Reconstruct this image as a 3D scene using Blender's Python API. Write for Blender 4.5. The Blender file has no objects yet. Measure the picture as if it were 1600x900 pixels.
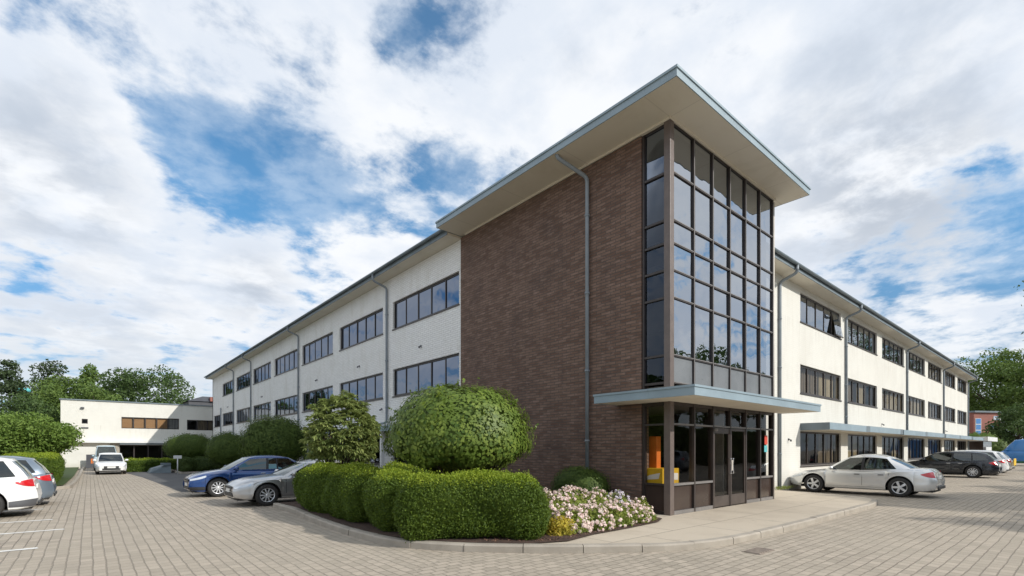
import bpy, bmesh, math, random
import numpy as np
from mathutils import Vector, Matrix, noise
random.seed(7); rng = np.random.default_rng(11)
R = math.radians; PI = math.pi
scn = bpy.context.scene
C = scn.collection

# ------------------------------------------------------------------ camera
TH = R(40.5); FPX = 773.2; HOR = 700.9
CAM = Vector((-9.835, -6.095, 1.6))
cd = bpy.data.cameras.new('camera'); cam = bpy.data.objects.new('camera', cd); C.objects.link(cam)
cam.location = CAM
fw = Vector((math.sin(TH), math.cos(TH), 0))
cam.rotation_euler = (R(90), 0, -TH)
cd.sensor_width = 36; cd.sensor_fit = 'HORIZONTAL'
cd.lens = 36 * FPX / 1600
cd.shift_x = 0; cd.shift_y = (HOR - 450) / 1600
cd.clip_start = 0.05; cd.clip_end = 3000
scn.camera = cam

# ------------------------------------------------------------------ light
SUNV = Vector((0.72, -1.65, 1.05)).normalized()
EL = math.asin(SUNV.z); AZ = math.atan2(SUNV.x, SUNV.y)
sd = bpy.data.lights.new('sun', 'SUN'); so = bpy.data.objects.new('sun', sd); C.objects.link(so)
sd.energy = 3.9; sd.angle = R(0.6); sd.color = (1.0, 0.955, 0.88)
so.rotation_euler = SUNV.to_track_quat('Z', 'Y').to_euler()
so.location = (0, 0, 50)
scn.view_settings.view_transform = 'Standard'; scn.view_settings.look = 'None'
scn.view_settings.exposure = 0.0; scn.view_settings.gamma = 1.0
scn.view_settings.use_curve_mapping = False

def px_dir(px, py):
    X = (px - 800) / FPX; Z = (HOR - py) / FPX
    c, s = math.cos(TH), math.sin(TH)
    return Vector((X * c + s, -X * s + c, Z)).normalized()

class NT:
    """tiny node builder"""
    def __init__(s, nt): s.nt = nt; s.n = nt.nodes; s.l = nt.links
    def node(s, t, **kw):
        n = s.n.new(t)
        for k, v in kw.items(): setattr(n, k, v)
        return n
    def set(s, sock, v):
        if isinstance(v, bpy.types.NodeSocket): s.l.new(v, sock)
        elif v is not None: sock.default_value = v
    def math(s, op, a, b=None, c=None, clamp=False):
        n = s.node('ShaderNodeMath', operation=op, use_clamp=clamp)
        s.set(n.inputs[0], a)
        if b is not None: s.set(n.inputs[1], b)
        if c is not None: s.set(n.inputs[2], c)
        return n.outputs[0]
    def vmath(s, op, a, b=None, out=0):
        n = s.node('ShaderNodeVectorMath', operation=op)
        s.set(n.inputs[0], a)
        if b is not None:
            if op == 'SCALE': s.set(n.inputs[3], b)
            else: s.set(n.inputs[1], b)
        return n.outputs[out]
    def noise(s, vec, scale, detail=4, rough=.55, dist=0, out=0):
        n = s.node('ShaderNodeTexNoise')
        if vec is not None: s.l.new(vec, n.inputs['Vector'])
        n.inputs['Scale'].default_value = scale; n.inputs['Detail'].default_value = detail
        n.inputs['Roughness'].default_value = rough; n.inputs['Distortion'].default_value = dist
        return n.outputs[out]
    def ramp(s, f, a, b, lo=0., hi=1., smooth=True):
        n = s.node('ShaderNodeMapRange', interpolation_type='SMOOTHSTEP' if smooth else 'LINEAR')
        s.set(n.inputs[0], f); s.set(n.inputs[1], a); s.set(n.inputs[2], b); s.set(n.inputs[3], lo); s.set(n.inputs[4], hi)
        return n.outputs[0]
    def mix(s, f, a, b, mode='MIX'):
        n = s.node('ShaderNodeMix', data_type='RGBA', blend_type=mode)
        s.set(n.inputs[0], f)
        s.set(n.inputs[6], a if isinstance(a, bpy.types.NodeSocket) else (*a, 1)[:4])
        s.set(n.inputs[7], b if isinstance(b, bpy.types.NodeSocket) else (*b, 1)[:4])
        return n.outputs[2]

# ------------------------------------------------------------------ world: Nishita sky with procedural clouds
w = bpy.data.worlds.new('World'); scn.world = w; w.use_nodes = True
T = NT(w.node_tree); T.n.clear()
bg = T.node('ShaderNodeBackground'); wo = T.node('ShaderNodeOutputWorld'); T.l.new(bg.outputs[0], wo.inputs[0])
sky = T.node('ShaderNodeTexSky', sky_type='NISHITA', sun_disc=False)
sky.sun_elevation = EL; sky.sun_rotation = AZ
sky.air_density = 1.0; sky.dust_density = 0.6; sky.ozone_density = 2.0
tc = T.node('ShaderNodeTexCoord'); D = T.vmath('NORMALIZE', tc.outputs['Generated'])
sep = T.node('ShaderNodeSeparateXYZ'); T.l.new(D, sep.inputs[0])
zz = T.math('ADD', T.math('MAXIMUM', sep.outputs[2], 0.0), 0.16)
comb = T.node('ShaderNodeCombineXYZ')
T.set(comb.inputs[0], T.math('DIVIDE', sep.outputs[0], zz)); T.set(comb.inputs[1], T.math('DIVIDE', sep.outputs[1], zz))
P = comb.outputs[0]
warp = T.vmath('SCALE', T.vmath('SUBTRACT', T.noise(P, 1.3, 4, .6, out=1), (.5, .5, .5)), .16)
P2 = T.vmath('ADD', P, warp)
n1 = T.noise(P2, 1.25, 8, .56, .0)
n2 = T.noise(P2, 4.6, 8, .60, .0)
cov = T.math('ADD', T.math('MULTIPLY', n1, .52), T.math('MULTIPLY', n2, .48))
# places where the cloud opens (negative) or is solid (positive), as fixed directions in the sky
blobs = [((300, 215), .12, -.17), ((130, 45), .08, -.08), ((500, 60), .06, -.05), ((340, 120), .06, -.05), ((250, 130), .10, -.10), ((440, 275), .13, -.19), ((200, 190), .07, -.10), ((545, 300), .08, -.12), ((625, 45), .075, -.15), ((10, 130), .07, -.16), ((110, 30), .14, -.08), ((720, 260), .08, -.09), ((60, 520), .14, -.04), ((560, 60), .08, -.03), ((1180, 10), .12, -.12),
         ((1560, 400), .16, -.10), ((1440, 340), .18, -.05), ((1360, 60), .30, .12), ((900, 150), .25, .05), ((90, 250), .15, .16), ((130, 100), .13, .09),
         ((400, 430), .08, .10), ((300, 560), .3, .05), ((1330, 300), .15, .07), ((1250, 200), .25, .05), ((60, 200), .11, .07)]
for (px, py), rad, wt in blobs:
    d = px_dir(px, py)
    dist = T.vmath('DISTANCE', D, tuple(d), out=1)
    m = T.ramp(dist, rad * 1.15, 0.0)
    cov = T.math('ADD', cov, T.math('MULTIPLY', m, wt * (.72 if wt < 0 else 1)))
dens = T.ramp(cov, .395, .515)
# self shading of the cloud: thick parts turn grey underneath
thick = T.ramp(cov, .56, .74)
n3 = T.noise(P2, 2.1, 6, .58, .0)
shade = T.ramp(n3, .36, .68)
grey = T.math('MULTIPLY', thick, T.math('SUBTRACT', 1.0, shade), clamp=True)
ccol = T.mix(T.ramp(n3, .40, .60), (8.0, 8.6, 9.5), (9.8, 10.0, 10.3))
ccol = T.mix(T.math('MULTIPLY', grey, .7), ccol, (5.6, 6.3, 7.3))
for (px, py), rad, wt in [((60, 275), .13, .55), ((1350, 290), .17, .75), ((400, 450), .08, .55), ((1450, 330), .16, .5), ((150, 600), .25, .4)]:
    d = px_dir(px, py); dist = T.vmath('DISTANCE', D, tuple(d), out=1)
    ccol = T.mix(T.math('MULTIPLY', T.math('MULTIPLY', T.ramp(dist, rad * 1.2, 0.0), wt), T.ramp(n2, .35, .6)), ccol, (4.5, 5.1, 6.0))
ccol = T.mix(T.ramp(sep.outputs[2], .22, .0), ccol, (7.0, 7.8, 8.6))   # far cloud near the horizon is thinner and bluer
skyc = T.mix(1.0, sky.outputs[0], T.mix(T.ramp(sep.outputs[2], .08, .42), (.62, .80, .98), (.52, 1.32, 1.62)), 'MULTIPLY')
skyc = T.mix(T.ramp(n2, .33, .60, .08, .48), skyc, (7.4, 8.5, 9.8))
col = T.mix(T.math('MULTIPLY', dens, .97), skyc, ccol)
T.set(bg.inputs[0], col); bg.inputs[1].default_value = 0.1

# ------------------------------------------------------------------ materials
MATS = {}
def mat(name, col, rough=.6, metal=0., spec=None, build=None, coat=0, emis=None):
    m = bpy.data.materials.new(name); m.use_nodes = True
    t = NT(m.node_tree); b = m.node_tree.nodes['Principled BSDF']
    b.inputs['Base Color'].default_value = (*col, 1); b.inputs['Roughness'].default_value = rough
    b.inputs['Metallic'].default_value = metal
    if spec is not None: b.inputs['Specular IOR Level'].default_value = spec
    if coat: b.inputs['Coat Weight'].default_value = coat; b.inputs['Coat Roughness'].default_value = .03
    if build: build(t, b)
    MATS[name] = m
    return m
def pos(t): return t.node('ShaderNodeTexCoord').outputs['Object']
def bump(t, b, h, dist, strength=1.):
    n = t.node('ShaderNodeBump'); t.set(n.inputs['Height'], h); n.inputs['Distance'].default_value = dist
    n.inputs['Strength'].default_value = strength; t.l.new(n.outputs[0], b.inputs['Normal'])
def weathered(c1, c2, scale=1.5, rough=(.45, .7), bumpd=0., amount=1., fine=30):
    def f(t, b):
        p = pos(t)
        n = t.ramp(t.noise(p, scale, 6, .6, .3), .3, .72)
        g = t.noise(p, fine, 3, .6)
        c = t.mix(t.math('MULTIPLY', n, amount), c1, c2)
        c = t.mix(.25, c, t.mix(g, tuple(x * .75 for x in c1), tuple(min(1, x * 1.2) for x in c2)))
        t.set(b.inputs['Base Color'], c)
        t.set(b.inputs['Roughness'], t.ramp(g, .2, .8, rough[0], rough[1]))
        if bumpd: bump(t, b, t.noise(p, fine * 2, 4, .6), bumpd)
    return f
def bricknode(t, vec, bw, rh, mortar, c1, c2, cm, off=.5, smooth=.15, bias=0.):
    n = t.node('ShaderNodeTexBrick', offset=off)
    t.l.new(vec, n.inputs['Vector']); n.inputs['Scale'].default_value = 1
    n.inputs['Brick Width'].default_value = bw; n.inputs['Row Height'].default_value = rh
    n.inputs['Mortar Size'].default_value = mortar; n.inputs['Mortar Smooth'].default_value = smooth; n.inputs['Bias'].default_value = bias
    n.inputs['Color1'].default_value = (*c1, 1); n.inputs['Color2'].default_value = (*c2, 1); n.inputs['Mortar'].default_value = (*cm, 1)
    return n
def swz(t, v, order):
    s = t.node('ShaderNodeSeparateXYZ'); t.l.new(v, s.inputs[0]); c = t.node('ShaderNodeCombineXYZ')
    for i, o in enumerate(order):
        if o is not None: t.l.new(s.outputs[o], c.inputs[i])
    return c.outputs[0]
def swz_out(t, v):
    s = t.node('ShaderNodeSeparateXYZ'); t.l.new(v, s.inputs[0]); return s.outputs

def b_brown(t, b):
    p = pos(t); v = swz(t, p, (1, 2, None))
    wob = t.vmath('SCALE', t.vmath('SUBTRACT', t.noise(p, 3, 3, out=1), (.5, .5, .5)), .008)
    v = t.vmath('ADD', v, wob)
    n = bricknode(t, v, .30, .075, .009, (.122, .068, .046), (.215, .135, .098), (.105, .09, .08), bias=-.1)
    streak = t.noise(t.vmath('MULTIPLY', p, (1, 1.6, 14)), 1.6, 5, .65)
    patch = t.noise(p, .9, 6, .65, .6)
    c = t.mix(t.math('MULTIPLY', t.ramp(streak, .46, .72), .6), n.outputs[0], (.235, .145, .112))
    c = t.mix(t.math('MULTIPLY', t.ramp(patch, .48, .70), .45), c, (.06, .037, .032))
    c = t.mix(t.math('MULTIPLY', t.ramp(t.noise(t.vmath('MULTIPLY', p, (1, 3.3, 15)), 1., 2, .5), .56, .64), .4), c, (.30, .20, .16))
    c = t.mix(t.math('MULTIPLY', n.outputs[1], .8), c, (.085, .068, .058))
    t.set(b.inputs['Base Color'], c)
    h = t.math('ADD', t.math('MULTIPLY', t.math('SUBTRACT', 1., n.outputs[1]), .6), t.math('MULTIPLY', t.noise(t.vmath('MULTIPLY', p, (1, 3.3, 15)), 1., 3), .6))
    bump(t, b, h, .014)
mat('brown_brick', (.12, .07, .06), .82, build=b_brown)
def b_whitebrick(t, b):
    p = pos(t); v = swz(t, p, (1, 2, None))
    wob = t.vmath('SCALE', t.vmath('SUBTRACT', t.noise(p, 3, 3, out=1), (.5, .5, .5)), .012)
    n = bricknode(t, t.vmath('ADD', v, wob), .30, .078, .007, (.86, .86, .845), (.80, .80, .785), (.66, .655, .64))
    g = t.noise(t.vmath('MULTIPLY', p, (1, 1.2, .35)), 1.3, 6, .6, .4)
    c = t.mix(t.math('MULTIPLY', t.ramp(g, .46, .75), .40), n.outputs[0], (.58, .56, .50))
    sp = t.noise(p, 26, 3, .7)
    c = t.mix(t.math('MULTIPLY', t.ramp(sp, .6, .75), .35), c, (.50, .48, .44))
    t.set(b.inputs['Base Color'], c)
    h = t.math('ADD', t.math('SUBTRACT', 1., n.outputs[1]), t.math('MULTIPLY', t.noise(p, 22, 4), .9))
    bump(t, b, h, .012)
mat('white_painted_brick', (.75, .75, .7), .75, build=b_whitebrick)
def b_render(t, b):
    p = pos(t)
    g = t.noise(t.vmath('MULTIPLY', p, (.8, .8, .4)), 1.1, 6, .6, .4)
    c = t.mix(t.ramp(g, .4, .75), (.71, .695, .64), (.65, .63, .575))
    drip = t.noise(t.vmath('MULTIPLY', p, (5, 5, .25)), 1.0, 4, .6)
    zc = swz_out(t, p)[2]; spl = t.math('MULTIPLY', t.ramp(t.math('ADD', zc, t.math('MULTIPLY', t.noise(p, 2.2, 4), .5)), .95, .25), .45)
    st1 = t.math('MULTIPLY', t.ramp(zc, 2.9, 3.8), t.ramp(zc, 3.82, 3.80)); st2 = t.math('MULTIPLY', t.ramp(zc, 5.6, 6.6), t.ramp(zc, 6.66, 6.64)); stn = t.math('MULTIPLY', t.math('MAXIMUM', st1, st2), t.ramp(t.noise(t.vmath('MULTIPLY', p, (7, 7, .15)), 1., 3, .6), .5, .68))
    c = t.mix(spl, c, (.42, .38, .30)); c = t.mix(t.math('MULTIPLY', stn, .35), c, (.45, .42, .36))
    c = t.mix(t.math('MULTIPLY', t.ramp(drip, .56, .74), .35), c, (.58, .54, .45))
    v = swz(t, p, (0, 2, None))
    n = bricknode(t, v, .30, .078, .006, (1, 1, 1), (.97, .97, .97), (.93, .92, .90))
    c = t.mix(.8, c, n.outputs[0], 'MULTIPLY')
    t.set(b.inputs['Base Color'], c)
    h = t.math('ADD', t.math('MULTIPLY', t.math('SUBTRACT', 1., n.outputs[1]), .35), t.math('MULTIPLY', t.noise(p, 30, 4), .5))
    bump(t, b, h, .006)
mat('cream_render', (.78, .75, .66), .75, build=b_render)
def b_soffit(t, b):
    p = pos(t); n = bricknode(t, swz(t, p, (0, 1, None)), 2.4, 2.4, .012, (.70, .65, .55), (.68, .63, .53), (.58, .535, .45), off=0)
    g = t.noise(p, .8, 6, .65, .5); c = t.mix(t.math('MULTIPLY', t.ramp(g, .45, .72), .45), n.outputs[0], (.56, .50, .40))
    t.set(b.inputs['Base Color'], c)
mat('soffit', (.7, .67, .58), .7, build=b_soffit)
mat('fascia_blue', (.40, .50, .56), .45, build=weathered((.28, .36, .41), (.22, .285, .325), 1.1, (.35, .6), fine=20))
mat('gutter_grey', (.2, .25, .28), .45, build=weathered((.19, .235, .265), (.13, .16, .18), 1.6, (.35, .6)))
mat('pipe_grey', (.27, .31, .34), .45, build=weathered((.26, .30, .335), (.19, .215, .24), 2.5, (.35, .6)))
mat('pipe_cream', (.66, .62, .54), .5, build=weathered((.62, .58, .51), (.42, .38, .33), 2.5, (.4, .6)))
mat('roof_felt', (.2, .2, .2), .9, build=weathered((.22, .22, .22), (.13, .13, .13), 1.0))
mat('frame_brown', (.045, .034, .03), .4, build=weathered((.05, .038, .034), (.032, .025, .023), 3, (.3, .5)))
mat('post_brown', (.16, .12, .105), .4, build=weathered((.16, .125, .11), (.115, .09, .08), 3, (.3, .5)))
mat('door_brown', (.08, .065, .058), .4, build=weathered((.085, .068, .06), (.06, .048, .043), 3, (.3, .45)))
mat('frame_alu', (.22, .21, .20), .4, build=weathered((.235, .22, .21), (.16, .15, .145), 3, (.3, .5)))
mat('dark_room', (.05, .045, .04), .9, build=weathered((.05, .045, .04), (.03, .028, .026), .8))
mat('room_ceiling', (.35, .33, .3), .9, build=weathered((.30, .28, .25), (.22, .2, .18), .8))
mat('spandrel', (.24, .25, .26), .35, build=weathered((.20, .21, .22), (.14, .15, .16), 1.4, (.25, .45)))
mat('panel_brown', (.11, .07, .055), .3, build=weathered((.062, .043, .035), (.045, .032, .027), 1.4, (.08, .16), fine=2))
mat('dark_drive', (.06, .06, .062), .85, build=weathered((.115, .112, .11), (.07, .07, .072), .5, (.75, .95), .004, fine=60))
mat('concrete', (.42, .38, .32), .85, build=weathered((.44, .395, .33), (.31, .28, .235), 1.0, (.75, .95), .003, fine=24))
mat('white_paint', (.78, .78, .76), .6, build=weathered((.84, .84, .81), (.62, .59, .54), 5, (.5, .7), fine=18))
mat('white_metal', (.78, .78, .76), .45, build=weathered((.78, .78, .76), (.66, .66, .64), 2, (.35, .5)))
mat('soil', (.09, .055, .04), .95, build=weathered((.12, .072, .052), (.055, .035, .028), 6, (.9, 1.), .02, fine=70))
mat('wood_tan', (.50, .29, .13), .6, build=weathered((.56, .34, .17), (.42, .24, .11), 1.2))
mat('bark', (.10, .075, .055), .9, build=weathered((.11, .082, .06), (.05, .038, .03), 5, (.85, 1.), .02))
mat('red_brick_far', (.28, .1, .07), .85, build=weathered((.32, .105, .075), (.22, .075, .055), .9, fine=5))
mat('dark_slate', (.07, .075, .085), .6, build=weathered((.075, .08, .09), (.05, .05, .06), 2))
mat('yellow_paint', (.78, .50, .02), .45, build=weathered((.80, .52, .02), (.70, .43, .02), 3))
mat('orange_paint', (.75, .20, .03), .45, build=weathered((.80, .22, .03), (.66, .17, .02), 3))
mat('red_paint', (.62, .07, .04), .5, build=weathered((.64, .08, .04), (.5, .05, .03), 4))
mat('teal_paint', (.12, .5, .52), .5, build=weathered((.13, .52, .54), (.1, .42, .46), 4))
mat('green_paint', (.05, .22, .12), .5, build=weathered((.05, .22, .12), (.04, .17, .09), 4))
mat('paper', (.8, .8, .78), .7)
mat('black_plastic', (.022, .022, .024), .45)
mat('grey_plastic', (.09, .092, .10), .5)
mat('rubber', (.018, .018, .019), .75, build=weathered((.02, .02, .021), (.032, .03, .028), 9, (.6, .85)))
mat('alloy', (.72, .73, .75), .32, .55)
mat('chrome', (.75, .76, .78), .12, 1.)
mat('lamp_clear', (.62, .66, .70), .12, .3, coat=1)
mat('lamp_red', (.55, .015, .02), .18, 0, coat=1)
mat('lamp_amber', (.7, .25, .05), .2, 0, coat=1)
mat('cabin', (.06, .055, .05), .8)
mat('plate_white', (.8, .8, .78), .4)
mat('plate_yellow', (.75, .6, .08), .4)
mat('drain_iron', (.3, .25, .2), .7, build=weathered((.33, .27, .22), (.22, .18, .15), 8))
mat('iron', (.12, .10, .09), .6, .4, build=weathered((.12, .10, .085), (.07, .055, .045), 8))

def b_curtain(c1, c2):
    def f(t, b):
        p = pos(t)
        s = t.noise(t.vmath('MULTIPLY', p, (1, 1, .06)), 9, 3, .6)
        t.set(b.inputs['Base Color'], t.mix(t.ramp(s, .35, .65), c1, c2))
    return f
mat('curtain_cream', (.6, .52, .34), .9, build=b_curtain((.62, .54, .37), (.42, .35, .22)))
mat('curtain_brown', (.3, .25, .19), .9, build=b_curtain((.36, .30, .22), (.20, .165, .125)))
mat('curtain_grey', (.42, .43, .45), .9, build=b_curtain((.42, .43, .45), (.27, .28, .30)))

def glass(name, tint, refl_base, refl_tint=(1, 1, 1), ior=1.6, rough=0.0, wob=.0):
    m = bpy.data.materials.new(name); m.use_nodes = True; t = NT(m.node_tree); t.n.clear()
    out = t.node('ShaderNodeOutputMaterial'); tr = t.node('ShaderNodeBsdfTransparent'); gl = t.node('ShaderNodeBsdfAnisotropic')
    gl.inputs['Roughness'].default_value = rough; tr.inputs[0].default_value = (*tint, 1); gl.inputs[0].default_value = (*refl_tint, 1)
    fr = t.node('ShaderNodeFresnel'); fr.inputs[0].default_value = ior
    f = t.math('ADD', t.math('MULTIPLY', fr.outputs[0], 1 - refl_base), refl_base, clamp=True)
    mx = t.node('ShaderNodeMixShader'); t.set(mx.inputs[0], f); t.l.new(tr.outputs[0], mx.inputs[1]); t.l.new(gl.outputs[0], mx.inputs[2])
    if wob:
        bp = t.node('ShaderNodeBump'); t.set(bp.inputs['Height'], t.noise(t.node('ShaderNodeTexCoord').outputs['Object'], .9, 2, .5))
        bp.inputs['Distance'].default_value = wob; t.l.new(bp.outputs[0], gl.inputs['Normal']); t.l.new(bp.outputs[0], fr.inputs['Normal'])
    t.l.new(mx.outputs[0], out.inputs[0]); MATS[name] = m
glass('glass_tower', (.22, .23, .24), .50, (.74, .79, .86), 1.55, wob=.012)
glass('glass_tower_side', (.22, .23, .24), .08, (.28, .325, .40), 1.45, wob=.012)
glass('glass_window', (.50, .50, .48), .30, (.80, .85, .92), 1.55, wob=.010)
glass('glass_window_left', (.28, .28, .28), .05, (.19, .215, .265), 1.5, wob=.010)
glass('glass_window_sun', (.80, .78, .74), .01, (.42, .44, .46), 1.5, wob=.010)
glass('glass_entrance', (.86, .83, .79), .015, (.75, .75, .75), 1.4, wob=.006)
glass('glass_car', (.16, .20, .19), .05, (.95, 1, 1), 1.6)

def b_pavers(t, b):
    p = pos(t)
    wob = t.vmath('SCALE', t.vmath('SUBTRACT', t.noise(p, 1.4, 3, .6, out=1), (.5, .5, .5)), .05)
    wob2 = t.vmath('SCALE', t.vmath('SUBTRACT', t.noise(p, 9, 2, .6, out=1), (.5, .5, .5)), .02)
    p2 = t.vmath('ADD', t.vmath('ADD', p, wob), wob2)
    c1, c2, cm = (.46, .39, .315), (.285, .245, .195), (.15, .13, .105)
    A = bricknode(t, swz(t, p2, (1, 0, None)), .21, .14, .009, c1, c2, cm, smooth=.5)
    B = bricknode(t, swz(t, p2, (0, 1, None)), .21, .14, .009, c1, c2, cm, smooth=.5)
    s = swz_out(t, p)
    # the drive on the left is laid one way, the yard on the right the other; the change runs out from the kerb corner
    e = t.math('ADD', t.math('MULTIPLY', s[0], .62), t.math('MULTIPLY', s[1], -.78))
    e = t.math('ADD', e, t.math('MULTIPLY', t.noise(p, .9, 3), .5))
    m = t.math('GREATER_THAN', e, -3.55)
    c = t.mix(m, A.outputs[0], B.outputs[0]); mort = t.mix(m, A.outputs[1], B.outputs[1])
    big = t.noise(p, .22, 6, .6, .5)
    c = t.mix(t.math('MULTIPLY', t.ramp(big, .38, .68), .55), c, (.42, .365, .29))
    med = t.noise(p, 1.6, 6, .65, .6)
    c = t.mix(t.math('MULTIPLY', t.ramp(med, .5, .75), .40), c, (.29, .25, .205))
    c = t.mix(t.math('MULTIPLY', t.ramp(t.noise(p, 3.1, 5, .7), .58, .72), .35), c, (.52, .45, .36))
    # oil spots, damp patches and worn tracks
    spot = t.noise(p, .75, 3, .5); c = t.mix(t.math('MULTIPLY', t.ramp(spot, .66, .76), .45), c, (.15, .13, .11))
    trk = t.noise(t.vmath('MULTIPLY', p, (1.1, .12, 1)), .9, 4, .6); c = t.mix(t.math('MULTIPLY', t.ramp(trk, .52, .68), .28), c, (.27, .235, .195))
    weed = t.math('MULTIPLY', mort, t.ramp(t.noise(p, .6, 4, .65), .55, .68)); c = t.mix(t.math('MULTIPLY', weed, .6), c, (.09, .10, .05))
    fine = t.noise(p, 55, 4, .7)
    c = t.mix(.32, c, t.mix(fine, (.18, .155, .125), (.66, .57, .45)))
    t.set(b.inputs['Base Color'], c)
    h = t.math('ADD', t.math('SUBTRACT', 1., mort), t.math('MULTIPLY', fine, .35))
    h = t.math('ADD', h, t.math('MULTIPLY', t.noise(p, 4.5, 2), .8))
    bump(t, b, h, .014)
mat('pavers', (.35, .3, .26), .88, build=b_pavers)
def b_slabs(t, b):
    p = pos(t)
    n = bricknode(t, swz(t, p, (0, 1, None)), 1.75, 1.15, .009, (.54, .465, .37), (.50, .43, .34), (.15, .13, .11), smooth=.3)
    g = t.noise(p, .9, 6, .6, .5)
    c = t.mix(t.math('MULTIPLY', t.ramp(g, .42, .72), .6), n.outputs[0], (.40, .335, .26))
    g2 = t.noise(p, 3.4, 5, .7, .4)
    c = t.mix(t.math('MULTIPLY', t.ramp(g2, .56, .74), .4), c, (.30, .25, .20))
    fine = t.noise(p, 60, 4, .7)
    c = t.mix(.18, c, t.mix(fine, (.25, .22, .18), (.7, .62, .5)))
    t.set(b.inputs['Base Color'], c)
    bump(t, b, t.math('ADD', t.math('SUBTRACT', 1., n.outputs[1]), t.math('MULTIPLY', fine, .3)), .005)
mat('slabs', (.46, .4, .33), .85, build=b_slabs)
def b_kerb(t, b):
    weathered((.42, .375, .315), (.30, .265, .22), 2.2, (.8, .95), .005, fine=30)(t, b)
mat('kerbstone', (.4, .36, .3), .85, build=b_kerb)

def leafmat(name, c1, c2, c3, trans=.25, rough=.66):
    m = bpy.data.materials.new(name); m.use_nodes = True; t = NT(m.node_tree); t.n.clear()
    out = t.node('ShaderNodeOutputMaterial'); b = t.node('ShaderNodeBsdfPrincipled'); tl = t.node('ShaderNodeBsdfTranslucent')
    g = t.node('ShaderNodeNewGeometry'); r = g.outputs['Random Per Island']
    big = t.noise(t.node('ShaderNodeTexCoord').outputs['Object'], 1.7, 3, .6)
    c = t.mix(r, c1, c2); c = t.mix(t.ramp(big, .45, .68), c, c3)
    t.set(b.inputs['Base Color'], c); b.inputs['Roughness'].default_value = rough; b.inputs['Specular IOR Level'].default_value = .35
    t.set(tl.inputs[0], t.mix(.5, c, tuple(min(1, x * 1.7) for x in c2)))
    mx = t.node('ShaderNodeMixShader'); mx.inputs[0].default_value = trans
    t.l.new(b.outputs[0], mx.inputs[1]); t.l.new(tl.outputs[0], mx.inputs[2]); t.l.new(mx.outputs[0], out.inputs[0]); MATS[name] = m
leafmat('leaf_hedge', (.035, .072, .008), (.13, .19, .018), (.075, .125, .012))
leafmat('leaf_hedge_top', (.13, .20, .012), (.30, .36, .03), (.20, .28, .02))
leafmat('leaf_hedge_dark', (.035, .065, .014), (.085, .125, .026), (.055, .09, .02))
leafmat('leaf_topiary', (.05, .10, .014), (.21, .275, .045), (.12, .18, .028), rough=.5)
leafmat('leaf_rhodo', (.10, .155, .04), (.32, .36, .12), (.20, .25, .07))
leafmat('leaf_bush', (.045, .085, .014), (.125, .175, .03), (.08, .125, .022))
leafmat('leaf_tree', (.06, .115, .025), (.15, .215, .045), (.10, .16, .035))
leafmat('leaf_tree_dark', (.035, .075, .022), (.09, .14, .038), (.065, .105, .028))
leafmat('leaf_conifer', (.03, .055, .022), (.065, .095, .035), (.045, .072, .026))
leafmat('leaf_bright', (.09, .16, .025), (.18, .26, .05), (.13, .20, .035))
leafmat('leaf_flower', (.13, .19, .03), (.26, .28, .05), (.18, .24, .04))
leafmat('leaf_yellow', (.42, .36, .04), (.55, .42, .06), (.3, .3, .04))
leafmat('petal_pink', (.80, .56, .54), (.86, .76, .68), (.83, .67, .60), trans=.2)
leafmat('petal_mauve', (.55, .47, .56), (.74, .68, .74), (.62, .55, .62), trans=.2)
leafmat('chips', (.16, .08, .055), (.28, .16, .11), (.10, .06, .045), trans=0)

def paint(name, col, metal=.3, rough=.3):
    def f(t, b):
        p = pos(t)
        fl = t.noise(p, 400, 1, .5)
        d = t.noise(t.vmath('MULTIPLY', p, (1, 1, 2)), 2.2, 5, .6)
        c = t.mix(.1, col, t.mix(fl, tuple(x * .7 for x in col), tuple(min(1, x * 1.3) for x in col)))
        c = t.mix(t.math('MULTIPLY', t.ramp(d, .5, .75), .12), c, (.3, .27, .22))
        t.set(b.inputs['Base Color'], c)
    return mat(name, col, rough, metal, coat=.8, build=f)
paint('car_silver', (.78, .78, .77), .6, .27); paint('car_white', (.80, .80, .79), .0, .3); paint('car_black', (.012, .015, .022), .2, .25)
paint('car_blue', (.012, .055, .20), .35, .22); paint('car_grey', (.47, .475, .48), .75, .28); paint('car_bluegrey', (.20, .25, .31), .5, .3)
paint('car_green', (.05, .16, .09), .2, .3); paint('van_blue', (.03, .20, .52), .1, .35); paint('van_pale', (.45, .56, .60), .1, .4)

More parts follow.
